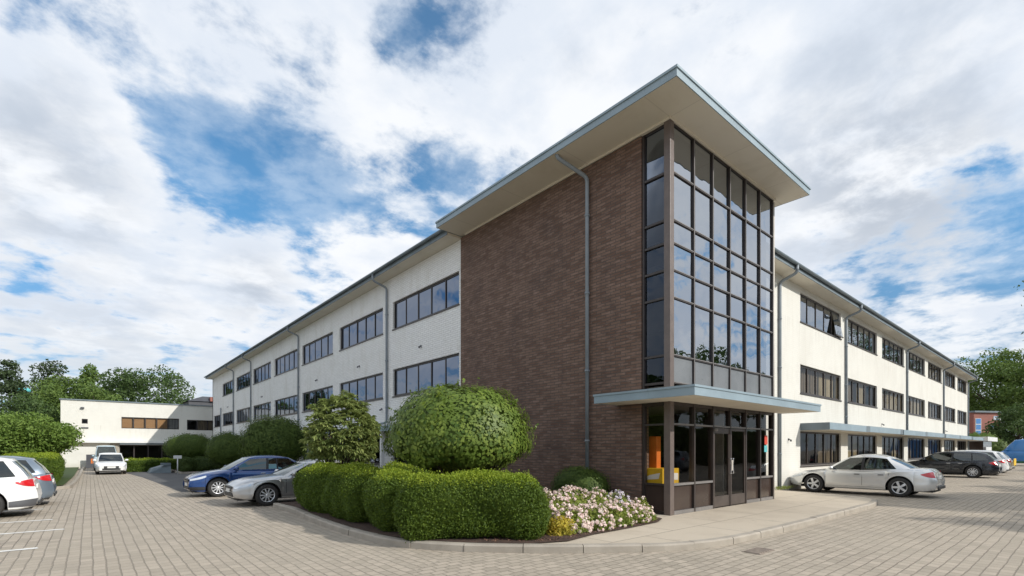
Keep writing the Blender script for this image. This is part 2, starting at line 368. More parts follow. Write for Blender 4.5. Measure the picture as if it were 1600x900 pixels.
# ------------------------------------------------------------------ mesh builder
class MB:
    def __init__(s): s.v = []; s.f = []; s.m = []; s.smooth = []
    def add(s, verts, faces, mi=0, sm=False):
        k = len(s.v); s.v += [tuple(v) for v in verts]
        for f in faces: s.f.append(tuple(i + k for i in f)); s.m.append(mi); s.smooth.append(sm)
        return s
    def box(s, a, b, mi=0):
        x0, x1 = sorted((a[0], b[0])); y0, y1 = sorted((a[1], b[1])); z0, z1 = sorted((a[2], b[2]))
        v = [(x0, y0, z0), (x1, y0, z0), (x1, y1, z0), (x0, y1, z0), (x0, y0, z1), (x1, y0, z1), (x1, y1, z1), (x0, y1, z1)]
        return s.add(v, [(0, 3, 2, 1), (4, 5, 6, 7), (0, 1, 5, 4), (1, 2, 6, 5), (2, 3, 7, 6), (3, 0, 4, 7)], mi)
    def tube(s, pts, r, n=10, mi=0, radii=None, caps=True):
        pts = [Vector(p) for p in pts]; k = len(pts); rings = []
        up = Vector((0, 0, 1))
        for i, p in enumerate(pts):
            d = (pts[min(i + 1, k - 1)] - pts[max(i - 1, 0)]).normalized()
            a = d.cross(up)
            if a.length < .05: a = d.cross(Vector((1, 0, 0)))
            a.normalize(); b = d.cross(a).normalized()
            rr = radii[i] if radii else r
            rings.append([p + a * rr * math.cos(2 * PI * j / n) + b * rr * math.sin(2 * PI * j / n) for j in range(n)])
        # keep rings aligned
        v = [q for rg in rings for q in rg]; f = []
        for i in range(k - 1):
            for j in range(n):
                j2 = (j + 1) % n
                f.append((i * n + j, i * n + j2, (i + 1) * n + j2, (i + 1) * n + j))
        if caps: f.append(tuple(range(n - 1, -1, -1))); f.append(tuple((k - 1) * n + j for j in range(n)))
        return s.add(v, f, mi, True)
    def lathe(s, prof, n=24, axis='Y', mi=0, loc=(0, 0, 0)):
        v = []; f = []
        for (r, h) in prof:
            for j in range(n):
                a = 2 * PI * j / n
                if axis == 'Y': v.append((loc[0] + r * math.cos(a), loc[1] + h, loc[2] + r * math.sin(a)))
                else: v.append((loc[0] + r * math.cos(a), loc[1] + r * math.sin(a), loc[2] + h))
        for i in range(len(prof) - 1):
            for j in range(n):
                j2 = (j + 1) % n; f.append((i * n + j, i * n + j2, (i + 1) * n + j2, (i + 1) * n + j))
        return s.add(v, f, mi, True)
    def poly(s, pts, z, mi=0): return s.add([(x, y, z) for x, y in pts], [tuple(range(len(pts)))], mi)
    def prism(s, pts, z0, z1, mi=0):
        n = len(pts); v = [(x, y, z0) for x, y in pts] + [(x, y, z1) for x, y in pts]
        f = [tuple(range(n - 1, -1, -1)), tuple(range(n, 2 * n))] + [(i, (i + 1) % n, n + (i + 1) % n, n + i) for i in range(n)]
        return s.add(v, f, mi)
    def build(s, name, mats, parent=None, recalc=True, bevel=0, loc=None):
        me = bpy.data.meshes.new(name); me.from_pydata(s.v, [], s.f)
        if isinstance(mats, str): mats = [mats]
        for m in mats: me.materials.append(MATS[m])
        me.polygons.foreach_set('material_index', s.m); me.polygons.foreach_set('use_smooth', s.smooth)
        if recalc:
            bm = bmesh.new(); bm.from_mesh(me); bmesh.ops.recalc_face_normals(bm, faces=bm.faces); bm.to_mesh(me); bm.free()
        me.update()
        o = bpy.data.objects.new(name, me); C.objects.link(o)
        if parent: o.parent = parent
        if loc is not None: o.location = loc
        if bevel:
            md = o.modifiers.new('bevel', 'BEVEL'); md.width = bevel; md.segments = 2; md.limit_method = 'ANGLE'; md.angle_limit = R(50)
        return o

def tag(o, label=None, cat=None, group=None, kind=None):
    if label: o['label'] = label
    if cat: o['category'] = cat
    if group: o['group'] = group
    if kind: o['kind'] = kind
    return o
def struct(o): o['kind'] = 'structure'; return o
def empty(name, loc=(0, 0, 0), rz=0):
    o = bpy.data.objects.new(name, None); C.objects.link(o); o.location = loc; o.rotation_euler = (0, 0, rz); o.empty_display_size = .3; return o
def copy_tree(o, parent=None):
    c = o.copy(); C.objects.link(c)
    if parent: c.parent = parent
    for ch in list(o.children): copy_tree(ch, c)
    return c

# maps for the two facades: (along, z, depth into building)
Wg = 1.44
def mapL(a, z, d): return (d, a, z)
def mapR(yc): return lambda a, z, d: (a, yc + d, z)
def mbox(mb, mp, a0, a1, z0, z1, d0, d1, mi=0): mb.box(mp(a0, z0, d0), mp(a1, z1, d1), mi)

def wall_grid(mb, mp, a0, a1, z0, z1, th, holes, mi=0):
    A = sorted({a0, a1} | {h[0] for h in holes} | {h[1] for h in holes}); A = [a for a in A if a0 <= a <= a1]
    Z = sorted({z0, z1} | {h[2] for h in holes} | {h[3] for h in holes}); Z = [z for z in Z if z0 <= z <= z1]
    def hole(a, z): return a < a0 or a > a1 or z < z0 or z > z1 or any(h[0] < a < h[1] and h[2] < z < h[3] for h in holes)
    for i in range(len(A) - 1):
        for j in range(len(Z) - 1):
            am, zm = (A[i] + A[i + 1]) / 2, (Z[j] + Z[j + 1]) / 2
            if hole(am, zm): continue
            p = lambda a, z, d: mp(a, z, d)
            a, b, c, d = A[i], A[i + 1], Z[j], Z[j + 1]
            mb.add([p(a, c, 0), p(b, c, 0), p(b, d, 0), p(a, d, 0)], [(0, 1, 2, 3)], mi)
            mb.add([p(a, c, th), p(b, c, th), p(b, d, th), p(a, d, th)], [(3, 2, 1, 0)], mi)
            e = 1e-3
            if hole(a - e, zm): mb.add([p(a, c, 0), p(a, c, th), p(a, d, th), p(a, d, 0)], [(0, 1, 2, 3)], mi)
            if hole(b + e, zm): mb.add([p(b, c, 0), p(b, c, th), p(b, d, th), p(b, d, 0)], [(0, 1, 2, 3)], mi)
            if hole(am, c - e): mb.add([p(a, c, 0), p(b, c, 0), p(b, c, th), p(a, c, th)], [(0, 1, 2, 3)], mi)
            if hole(am, d + e): mb.add([p(a, d, 0), p(b, d, 0), p(b, d, th), p(a, d, th)], [(0, 1, 2, 3)], mi)

# ================================================================== GROUND
g = MB(); S = 900
g.add([(-S, -S, 0), (S, -S, 0), (S, S, 0), (-S, S, 0)], [(0, 1, 2, 3)])
struct(g.build('paved_yard', 'pavers', recalc=False))
g = MB(); g.poly([(-7.25, 15.6), (-2.7, 15.6), (-2.7, 31.0), (-5.4, 31.4), (-5.4, 36.0), (-8.1, 36.2), (-7.6, 28.0)], .004)
struct(g.build('dark_drive', 'dark_drive', recalc=False))  # darker sheet laid over part of the drive
g = MB()
for y, x1, x0 in ((4.9, -10.6, -16), (7.13, -10.35, -16), (9.1, -10.6, -16), (11.9, -10.9, -16)):
    g.poly([(x0, y - .065), (x1 + .15, y - .065), (x1 + .12, y + .065), (x0, y + .065)], .006)
struct(g.build('parking_line', 'white_paint', recalc=False))

# kerb path (outer edge), smoothed
kp = [(-6.05, 8.3), (-6.0, 7.0), (-6.12, 5.4), (-6.2, 3.6), (-6.18, 2.2), (-5.98, 1.1), (-5.5, .3), (-4.9, -.35), (-4.4, -.82), (-3.65, -1.4), (-2.9, -1.87), (-1.9, -2.18), (-.4, -2.28), (1.4, -2.28), (4.3, -2.27), (6.4, -2.25), (7.6, -2.05), (8.35, -1.65), (8.7, -1.0), (8.95, .2), (9.15, 1.3)]
def catmull(P, n=8):
    P = [Vector((*p, 0)) for p in P]; out = []
    for i in range(len(P) - 1):
        p0, p1, p2, p3 = P[max(i - 1, 0)], P[i], P[i + 1], P[min(i + 2, len(P) - 1)]
        for k in range(n):
            t = k / n
            out.append(.5 * ((2 * p1) + (-p0 + p2) * t + (2 * p0 - 5 * p1 + 4 * p2 - p3) * t * t + (-p0 + 3 * p1 - 3 * p2 + p3) * t ** 3))
    out.append(P[-1]); return out
def kerb(name, pts, width=.14, h=.12, L=.92, drop=None):
    c = catmull(pts) if len(pts) > 3 else [Vector((*p, 0)) for p in pts]
    cum = [0]
    for i in range(1, len(c)): cum.append(cum[-1] + (c[i] - c[i - 1]).length)
    def at(s):
        s = max(0, min(s, cum[-1] - 1e-6))
        for i in range(len(c) - 1):
            if cum[i + 1] >= s:
                t = (s - cum[i]) / (cum[i + 1] - cum[i]); d = (c[i + 1] - c[i]).normalized()
                return c[i].lerp(c[i + 1], t), Vector((-d.y, d.x, 0))
    mb = MB(); s = 0; inner = []
    while s < cum[-1] - .05:
        e = min(s + L, cum[-1]); jz = random.uniform(-.006, .006); jo = random.uniform(-.008, .008)
        st = [s + .006, (s + e) / 2 - .1, (s + e) / 2 + .1, e - .006]; vs = []
        for q in st:
            p, nrm = at(q)
            hh = h + jz
            if drop: hh = h + jz - drop(q / cum[-1]) * (h - .03)
            o = p + nrm * jo; i = p + nrm * (width + jo)
            vs += [(o.x, o.y, -.02), (o.x, o.y, hh - .025), (o.x + nrm.x * .02, o.y + nrm.y * .02, hh), (i.x, i.y, hh), (i.x, i.y, -.02)]
        f = []
        for k in range(3):
            for j in range(4): f.append((k * 5 + j, k * 5 + j + 1, (k + 1) * 5 + j + 1, (k + 1) * 5 + j))
        f += [(0, 1, 2, 3, 4), (15, 16, 17, 18, 19)]
        mb.add(vs, f); s = e
    for q in np.linspace(0, cum[-1], 60):
        p, nrm = at(q); inner.append((p.x + nrm.x * (width - .01), p.y + nrm.y * (width - .01)))
    o = mb.build(name, 'kerbstone'); struct(o)
    return inner
inner = kerb('kerb', kp, drop=lambda u: max(0., min(1., (u - .83) / .12)))
# joint filler under the kerb so that joints read dark
# pavement: inner edge of the kerb to the building
def fill(name, pts, z, m):
    bm = bmesh.new(); vs = [bm.verts.new((x, y, z)) for x, y in pts]
    es = [bm.edges.new((vs[i], vs[(i + 1) % len(vs)])) for i in range(len(vs))]
    bmesh.ops.triangle_fill(bm, use_beauty=True, edges=es)
    me = bpy.data.meshes.new(name); bm.to_mesh(me); bm.free(); me.materials.append(MATS[m])
    o = bpy.data.objects.new(name, me); C.objects.link(o); return struct(o)
base = [(9.2, 1.5), (5.6, 1.5), (5.6, .02), (.0, .02), (.0, 8.3)]
fill('pavement', inner + base, .108, 'slabs')
bedpts = [p for p in inner if p[1] > -.65 and p[0] < -4.2] + [(-4.0, -.66), (-3.2, -.52), (-2.2, -.50), (-1.1, -.42), (-.62, -.2), (-.45, .25), (-.02, .5), (-.02, 8.3)]
fill('planting_bed', bedpts, .126, 'soil')
# strip along the left wing with its kerb, and the island with the clipped hedges
kerb('kerb', [(-2.75, 50), (-2.75, 36.6), (-5.2, 36.5), (-5.5, 36.0), (-5.5, 31.6), (-5.2, 31.1), (-2.9, 31.0), (-2.75, 30.5), (-2.75, 8.6), (-6.0, 8.4)], L=1.0)
g = MB(); g.poly([(-2.7, 8.3), (-.02, 8.3), (-.02, 50), (-2.7, 50)], .112); g.poly([(-5.4, 31.1), (-2.7, 31.1), (-2.7, 36.45), (-5.4, 36.45)], .112)
struct(g.build('planting_strip', 'soil', recalc=False))
kerb('kerb', [(-10.2, 52), (-10.3, 42), (-10.35, 30), (-10.5, 21.5), (-10.8, 20.4), (-11.6, 20.0), (-18, 20.0)], L=1.0)
g = MB(); g.poly([(-10.45, 52), (-40, 52), (-40, 20.15), (-11.6, 20.15), (-10.95, 20.5), (-10.65, 21.5), (-10.48, 30)], .10)
struct(g.build('grass_verge', 'leaf_hedge_dark', recalc=False))

# ================================================================== MAIN BUILDING
B = empty('office_building', (0, 0, 0))
tag(B, 'three-storey white office building with brown brick and glass corner tower', 'building')

TE = 5.54     # right end of the tower's glazed face
ZB = .108
# --- brick panel
mb = MB(); wall_grid(mb, mapL, .76, 8.17, .0, 8.93, .3, [])
mb.build('brick_wall', 'brown_brick', B)
# --- left wing wall
UZ0, UZ1, MZ0, MZ1 = 6.67, 7.84, 3.82, 4.97
GZ0, GZ1 = .90, 2.27
def shiftmap(mp, o): return lambda a, z, d: mp(a, z, d + o)
LWIN = [(8.30 + 5.915 * k, 8.30 + 5.915 * k + 4.97) for k in range(7)]
holesL = [(a, b, z0, z1) for a, b in LWIN for z0, z1 in ((UZ0, UZ1), (MZ0, MZ1), (GZ0, GZ1))]
holesL.append((49.75, 53.1, MZ0, MZ1))
mb = MB(); mpL = shiftmap(mapL, .02)
wall_grid(mb, mpL, 8.17, 53.9, 0, 8.9, .28, holesL)
mb.box((.02, 53.62, 0), (14, 53.9, 8.9))       # far end wall
mb.build('left_wing_wall', 'white_painted_brick', B)
# --- right wing wall
RWIN = [(11.71 + 5.935 * k, 11.71 + 5.935 * k + 4.93) for k in range(7)]
mpR = mapR(Wg)
holesR = [(a, b, z0, z1) for a, b in RWIN for z0, z1 in ((UZ0, UZ1), (MZ0, MZ1), (GZ0, GZ1 + .03))]
mb = MB(); wall_grid(mb, mpR, TE - .2, 52.8, 0, 8.07, .28, holesR)
mb.box((52.52, Wg + .28, 0), (52.8, 14, 8.07))
mb.build('right_wing_wall', 'cream_render', B)
# interior shells: dark back walls, floors and ceilings
mb = MB()
for z in (2.75, 5.7):
    mb.box((.32, 8.2, z), (6.5, 53.5, z + .25)); mb.box((5.4, Wg + .3, z), (52.5, Wg + 6.5, z + .25))
mb.box((6.5, 8.2, 0), (6.6, 53.5, 8.88)); mb.box((5.4, Wg + 6.5, 0), (52.5, Wg + 6.6, 8.05))
for k in range(1, 8):
    mb.box((.32, 8.2 + 5.915 * k, 0.1), (6.5, 8.3 + 5.915 * k - .02, 8.86))
    mb.box((11.1 + 5.935 * k, Wg + .3, 0.1), (11.2 + 5.935 * k, Wg + 6.5, 8.04))
mb.build('interior_partition', 'room_ceiling', B)

def window(mp, a0, a1, z0, z1, n, curtains, glassm, sill=True, jitter=.0, open_pane=None):
    """frame > pane(s in one mesh), curtain"""
    fr = MB(); t = .045; d0, d1 = .07, .14
    mbox(fr, mp, a0, a1, z0, z0 + t, d0, d1); mbox(fr, mp, a0, a1, z1 - t, z1, d0, d1)
    mbox(fr, mp, a0, a0 + t, z0 + t, z1 - t, d0, d1); mbox(fr, mp, a1 - t, a1, z0 + t, z1 - t, d0, d1)
    if sill: mbox(fr, mp, a0 - .03, a1 + .03, z0 - .05, z0 - .002, -.035, .13)
    wd = (a1 - a0) / n; pn = MB(); cu = []
    for k in range(n):
        x = a0 + k * wd
        if k: mbox(fr, mp, x - .024, x + .024, z0 + t, z1 - t, d0 + .008, d1)
        # opening light: inner sash frame
        mbox(fr, mp, x + .05, x + wd - .05, z0 + t, z0 + t + .03, d0 + .01, d1 - .01)
        mbox(fr, mp, x + .05, x + wd - .05, z1 - t - .03, z1 - t, d0 + .01, d1 - .01)
        e = .006; r = [random.uniform(-e, e) for _ in range(3)]
        q = [(x + .02, z0 + .02, .105 + r[0]), (x + wd - .02, z0 + .02, .105 + r[1]), (x + wd - .02, z1 - .02, .105 + r[1] + r[2]), (x + .02, z1 - .02, .105 + r[0] + r[2])]
        if open_pane == k:
            q[0] = (x + .02, z0 + .02, -.10); q[1] = (x + wd - .02, z0 + .02, -.10)
            mbox(fr, mp, x + .02, x + wd - .02, z0 + .02, z0 + .06, -.12, -.08)
        pn.add([mp(*c) for c in q], [(0, 1, 2, 3)])
    o = fr.build('window', 'frame_brown', B)
    pn.build('pane', glassm, o, recalc=False)
    if curtains:
        for (u0, u1, cm, drop) in curtains:
            c = MB(); A0 = a0 + (a1 - a0) * u0; A1 = a0 + (a1 - a0) * u1; N = max(6, int((A1 - A0) / .035)); vs = []; f = []
            for i in range(N + 1):
                a = A0 + (A1 - A0) * i / N; dd = .32 + .035 * math.sin(a * 38 + 2 * math.sin(a * 7)) + .01 * math.sin(a * 90)
                vs += [mp(a, z0 + drop * (z1 - z0), dd), mp(a, z1 + .03, dd)]
            for i in range(N): f.append((2 * i, 2 * i + 2, 2 * i + 3, 2 * i + 1))
            c.add(vs, f, 0, True); c.build('curtain', cm, o, recalc=False)
    return o
random.seed(21)
for k, (a, b) in enumerate(LWIN):
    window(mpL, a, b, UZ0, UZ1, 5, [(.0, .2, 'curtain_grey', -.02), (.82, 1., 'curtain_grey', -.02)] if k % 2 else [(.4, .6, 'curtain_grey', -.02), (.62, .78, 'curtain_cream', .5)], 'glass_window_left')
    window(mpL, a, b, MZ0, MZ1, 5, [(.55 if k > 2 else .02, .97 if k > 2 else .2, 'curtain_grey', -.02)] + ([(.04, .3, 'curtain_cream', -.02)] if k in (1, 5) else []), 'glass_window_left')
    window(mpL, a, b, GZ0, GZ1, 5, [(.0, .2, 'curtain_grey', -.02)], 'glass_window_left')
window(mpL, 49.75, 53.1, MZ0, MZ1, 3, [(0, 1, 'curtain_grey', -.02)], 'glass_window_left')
midc = [[(.0, .12, 'curtain_brown', -.02), (.2, .6, 'curtain_brown', -.02), (.6, 1., 'curtain_cream', -.02)],
        [(.05, .4, 'curtain_brown', -.02), (.5, .8, 'curtain_cream', -.02)], [(0, .45, 'curtain_brown', -.02), (.45, 1, 'curtain_cream', -.02)],
        [(0, .5, 'curtain_brown', -.02), (.5, 1, 'curtain_cream', -.02)], [(0, .9, 'curtain_brown', -.02)], [(0, 1, 'curtain_brown', -.02)], [(.1, 1, 'curtain_brown', -.02)]]
upc = [[(.0, .2, 'curtain_cream', .62), (.36, .56, 'curtain_grey', -.02)], [(.05, .3, 'curtain_grey', -.02), (.62, .78, 'curtain_grey', -.02)], [(.3, .5, 'curtain_grey', -.02), (.7, .85, 'curtain_grey', -.02)],
       [(.0, .3, 'curtain_cream', .4), (.35, .9, 'curtain_grey', -.02)], [(0, .4, 'curtain_brown', .3), (.4, 1, 'curtain_brown', -.02)], [(0, 1, 'curtain_brown', -.02)], [(0, 1, 'curtain_brown', -.02)]]
for k, (a, b) in enumerate(RWIN):
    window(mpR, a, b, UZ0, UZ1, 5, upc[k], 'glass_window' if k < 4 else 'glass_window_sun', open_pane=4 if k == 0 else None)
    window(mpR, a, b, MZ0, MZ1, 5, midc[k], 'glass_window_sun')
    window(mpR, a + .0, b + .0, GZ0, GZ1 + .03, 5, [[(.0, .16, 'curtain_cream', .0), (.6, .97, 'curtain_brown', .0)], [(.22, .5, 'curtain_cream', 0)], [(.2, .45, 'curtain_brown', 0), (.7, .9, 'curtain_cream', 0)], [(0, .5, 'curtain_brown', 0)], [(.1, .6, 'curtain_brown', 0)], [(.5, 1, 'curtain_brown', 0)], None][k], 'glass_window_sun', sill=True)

# --- tower curtain wall
ROWS = [3.09, 3.71, 5.01, 5.63, 6.24, 6.76, 7.83, 8.93]
BAYS = [.0 + .16] + [.16 + (TE - .16) * k / 6 for k in range(1, 7)]
ct = MB(); cap = MB()
mpT = mapR(0.0)
for k in range(0, 7):
    a = BAYS[k]
    if k == 0: continue
    mbox(ct, mpT, a - .026 if k < 6 else a - .05, a + .026 if k < 6 else a, 2.96, 8.93, .004, .10)
    mbox(cap, mpT, a - .027 if k < 6 else a - .05, a - .005 if k < 6 else a - .03, 2.96, 8.93, -.004, .003)
for z in ROWS:
    mbox(ct, mpT, .14, TE - .055, z - .022, z + .022, .012, .09)
    if z < 8.9: mbox(cap, mpT, .152, TE - .055, z + .004, z + .022, .0045, .0115)
mbox(ct, mpT, .14, TE - .055, 2.96, 3.0, .002, .13)
for z in ROWS: mbox(ct, mapL, .14, .74, z - .025, z + .025, .045, .14)
mbox(ct, mapL, .70, .757, 2.96, 8.93, .035, .15)
cwo = ct.build('curtain_wall', 'frame_brown', B); cap.build('cover_cap', 'frame_alu', cwo)
post = MB(); post.box((-.012, -.012, ZB), (.15, .15, 8.94))
post.build('corner_post', 'post_brown', B, bevel=.008)
pn = MB(); sp = MB(); ps = MB()
for k in range(6):
    for j in range(len(ROWS) - 1):
        e = .005; r = [random.uniform(-e, e) for _ in range(3)]
        a0, a1 = BAYS[k] - (.0 if k else .02) + .01, BAYS[k + 1] - .01; z0, z1 = ROWS[j] + .01, ROWS[j + 1] - .01
        q = [(a0, z0, .045 + r[0]), (a1, z0, .045 + r[1]), (a1, z1, .045 + r[1] + r[2]), (a0, z1, .045 + r[0] + r[2])]
        (sp if j == 0 else pn).add([mpT(*c) for c in q], [(0, 1, 2, 3)])
for j in range(len(ROWS) - 1):
    z0, z1 = ROWS[j] + .01, ROWS[j + 1] - .01; e = .004; r = random.uniform(-e, e)
    q = [(.15, z0, .09), (.72, z0, .09 + r), (.72, z1, .09 + r), (.15, z1, .09)]
    ps.add([mapL(*c) for c in q], [(0, 1, 2, 3)])
pn.build('pane', 'glass_tower', cwo, recalc=False); ps.build('pane', 'glass_tower_side', cwo, recalc=False)
sp.build('spandrel_panel', 'spandrel', cwo, recalc=False)
# interior of the tower
mb = MB(); mb.box((.25, .20, 2.78), (5.4, 6, 3.04)); mb.box((.35, .6, 5.72), (5.4, 6, 5.92))
mb.box((.18, .18, 8.86), (5.4, 6, 8.92)); mb.build('floor_slab', 'room_ceiling', B)
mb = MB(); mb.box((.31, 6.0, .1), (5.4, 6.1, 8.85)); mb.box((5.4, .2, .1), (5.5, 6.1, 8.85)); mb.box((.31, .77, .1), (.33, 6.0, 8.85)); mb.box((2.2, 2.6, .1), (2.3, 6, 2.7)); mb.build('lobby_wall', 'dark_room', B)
mb = MB(); mb.box((.16, .16, .09), (5.4, 6, .115)); mb.build('lobby_floor', 'panel_brown', B)
# blind seen through left glass of tower
# --- entrance glazing
en = MB(); al = MB()
for k in range(1, 7):
    a = BAYS[k]; mbox(en, mpT, a - .03 if k < 6 else a - .06, a + .03 if k < 6 else a + .002, ZB, 2.69, -.004, .13)
mbox(en, mpT, .14, TE, 2.58, 2.69, .01, .12)
mbox(en, mapL, .70, .757, ZB, 2.69, .035, .15); mbox(en, mapL, .14, .7, 2.58, 2.69, .045, .14)
mbox(en, mapL, .14, .7, ZB, .18, .045, .14); mbox(en, mapL, .14, .7, .76, .80, .045, .14); mbox(en, mapL, .14, .7, 2.13, 2.17, .045, .14)
ent = en.build('entrance_frame', 'frame_brown', B)
for k in range(6):
    a0, a1 = BAYS[k] + (.0 if k else -.02) + .03, BAYS[k + 1] - .03
    zs_ = [(2.135, 2.175)] + ([] if k in (2, 3) else [(ZB, .19), (.76, .81)])
    for za, zb in zs_:
        al = MB(); mbox(al, mpT, a0, a1, za, zb, -.002, .11); al.build('transom', 'frame_alu', ent)
pn = MB(); lp = MB()
for k in range(6):
    a0, a1 = BAYS[k], BAYS[k + 1]
    e = .004; r = random.uniform(-e, e)
    pn.add([mpT(a0, 2.16, .06), mpT(a1, 2.16, .06 + r), mpT(a1, 2.6, .06 + r), mpT(a0, 2.6, .06)], [(0, 1, 2, 3)])
    if k in (2, 3): continue
    pn.add([mpT(a0, .8, .06), mpT(a1, .8, .06 + r), mpT(a1, 2.15, .06 + r), mpT(a0, 2.15, .06)], [(0, 1, 2, 3)])
    lp = MB(); lp.add([mpT(a0, .18, .055), mpT(a1, .18, .055), mpT(a1, .78, .055), mpT(a0, .78, .055)], [(0, 1, 2, 3)]); lp.build('lower_panel', 'panel_brown', ent, recalc=False)
pn.add([mapL(.15, .79, .09), mapL(.72, .79, .09), mapL(.72, 2.6, .09), mapL(.15, 2.6, .09)], [(0, 1, 2, 3)])
lp = MB(); lp.add([mapL(.15, .17, .085), mapL(.72, .17, .085), mapL(.72, .78, .085), mapL(.15, .78, .085)], [(0, 1, 2, 3)])
pn.build('pane', 'glass_entrance', ent, recalc=False); lp.build('lower_panel', 'panel_brown', ent, recalc=False)
for k, hs in ((2, 1), (3, -1)):
    a0, a1 = BAYS[k] + .035, BAYS[k + 1] - .035
    dm = MB()
    mbox(dm, mpT, a0, a0 + .05, .13, 2.12, .01, .06); mbox(dm, mpT, a1 - .05, a1, .13, 2.12, .01, .06)
    mbox(dm, mpT, a0 + .05, a1 - .05, .13, .40, .012, .058); mbox(dm, mpT, a0 + .05, a1 - .05, 1.98 if k == 2 else 2.06, 2.12, .012, .058)
    do = dm.build('door', 'door_brown', B)
    p = MB(); p.add([mpT(a0 + .04, .39, .035), mpT(a1 - .04, .39, .035), mpT(a1 - .04, 2.07, .035), mpT(a0 + .04, 2.07, .035)], [(0, 1, 2, 3)]); p.build('pane', 'glass_entrance', do, recalc=False)
    h = MB(); hx = a1 - .03 if hs > 0 else a0 + .03
    h.tube([mpT(hx, .95, .01), mpT(hx, .95, -.05), mpT(hx, 1.35, -.05), mpT(hx, 1.35, .01)], .012); h.build('handle', 'chrome', do)
# notices on the glass
nt = MB(); mbox(nt, mpT, 5.02, 5.22, 1.72, 1.98, .045, .048); n1o = nt.build('notice', 'red_paint', B)
nt = MB(); mbox(nt, mpT, 5.0, 5.2, 1.50, 1.69, .045, .048); nt.build('notice', 'teal_paint', B)
nt = MB(); mbox(nt, mpT, 2.98, 3.12, 1.02, 1.30, .06, .063); nt.build('notice', 'paper', B)
lm = MB(); lm.lathe([(0, 0), (.05, 0), (.06, .04), (.04, .07), (0, .08)], 14, 'Z', loc=(2.0, -.03, 2.03)); lm.build('door_bell', 'frame_alu', B)

# --- entrance canopy
def canopy(name, x0, x1, y0, y1, z0, z1, soff='soffit', fas='fascia_blue', sides='nsew', lip=True):
    mb = MB(); mb.box((x0 + .025, y0 + .025, z0 + .004), (x1 - .025, y1 - .0, z1 - .02), 0)
    o = mb.build(name, [soff], B)
    f = MB(); t = .022; zz = z1 - .045
    if 's' in sides: f.box((x0, y0, z0), (x1, y0 + t, zz))
    if 'w' in sides: f.box((x0, y0 + t, z0), (x0 + t, y1, zz))
    if 'e' in sides: f.box((x1 - t, y0 + t, z0), (x1, y1, zz))
    if 'n' in sides: f.box((x0 + t, y1 - t, z0), (x1 - t, y1, zz))
    e = .018
    f.box((x0 - e, y0 - e, zz), (x1 + e, y0 + .06, z1)); f.box((x0 - e, y0 + .06, zz), (x0 + .06, y1, z1)); f.box((x1 - .06, y0 + .06, zz), (x1 + e, y1, z1))
    f.build('fascia', fas, o)
    return o
canopy('canopy', -.86, 6.05, -1.07, -.016, 2.65, 2.86, sides='swe')
# brick side return of the canopy in front of the brick wall
mb = MB(); mb.box((-.835, -.014, 2.654), (-.016, 1.43, 2.84)); o = mb.build('canopy', 'soffit', B)
f = MB(); f.box((-.86, -.014, 2.65), (-.838, 1.46, 2.815)); f.box((-.878, -.014, 2.815), (-.80, 1.478, 2.86)); f.box((-.838, 1.438, 2.65), (-.016, 1.46, 2.815)); f.box((-.80, 1.43, 2.815), (-.016, 1.478, 2.86)); f.build('fascia', 'fascia_blue', o)
mb = MB(); mb.box((-.8, -1.02, 2.861), (6.0, -.02, 2.868)); mb.box((.005, -.014, 2.66), (5.5, .2, 2.95)); mb.build('canopy_roof', 'roof_felt', B)

# --- tower roof
RX0, RX1, RY0, RY1, RZ = -1.0, 6.12, -.77, 8.16, 8.985
mb = MB(); mb.box((RX0 + .02, RY0 + .02, RZ + .003), (RX1 - .02, RY1 - .02, RZ + .16)); mb.box((-.03, -.03, 8.935), (TE + .03, 7.9, RZ + .002)); mb.box((5.45,.05,8.0),(5.56,1.5,8.94))
tr = mb.build('tower_roof', 'soffit', B)
mb = MB(); mb.box((RX0 + .03, RY0 + .03, RZ + .162), (RX1 - .03, RY1 - .03, RZ + .20)); mb.build('roof_covering', 'roof_felt', tr)
f = MB(); z0, z1 = RZ, RZ + .155
f.box((RX0, RY0, z0), (RX1, RY0 + .02, z1)); f.box((RX0, RY0 + .02, z0), (RX0 + .02, RY1, z1)); f.box((RX1 - .02, RY0 + .02, z0), (RX1, RY1, z1)); f.box((RX0 + .02, RY1 - .02, z0), (RX1 - .02, RY1, z1))
z2 = z1 + .05; e = .025
f.box((RX0 - e, RY0 - e, z1), (RX1 + e, RY0 + .05, z2)); f.box((RX0 - e, RY0 + .05, z1), (RX0 + .05, RY1 + e, z2)); f.box((RX1 - .05, RY0 + .05, z1), (RX1 + e, RY1 + e, z2))
f.build('fascia', 'fascia_blue', tr)
# --- wing roofs: soffit, fascia, half-round gutter
def gutter(mb, p0, p1, out, r=.075):
    p0, p1, out = Vector(p0), Vector(p1), Vector(out); n = 9; v = []
    for rr, rev in ((r, 0), (r - .012, 1)):
        for p in (p0, p1):
            for j in range(n):
                a = PI * j / (n - 1)
                v.append(p + out * (r + math.cos(a) * rr) + Vector((0, 0, -math.sin(a) * rr)))
    f = []
    for j in range(n - 1):
        f.append((j, j + 1, n + j + 1, n + j)); f.append((2 * n + j, 3 * n + j, 3 * n + j + 1, 2 * n + j + 1))
    f += [(0, n, 3 * n, 2 * n), (n - 1, 3 * n - 1, 4 * n - 1, 2 * n - 1), tuple(range(n)), tuple(range(n, 2 * n))]
    mb.add(v, f, 0, False)
LE = -.55
mb = MB(); mb.box((LE, 8.17, 8.9), (7, 54.3, 8.98)); lr = mb.build('left_wing_roof', 'soffit', B)
mb = MB(); mb.box((LE - .022, 8.17, 8.90), (LE - .001, 54.32, 9.10)); mb.box((LE, 54.3, 8.9), (7, 54.32, 9.1)); mb.build('fascia', 'gutter_grey', lr)
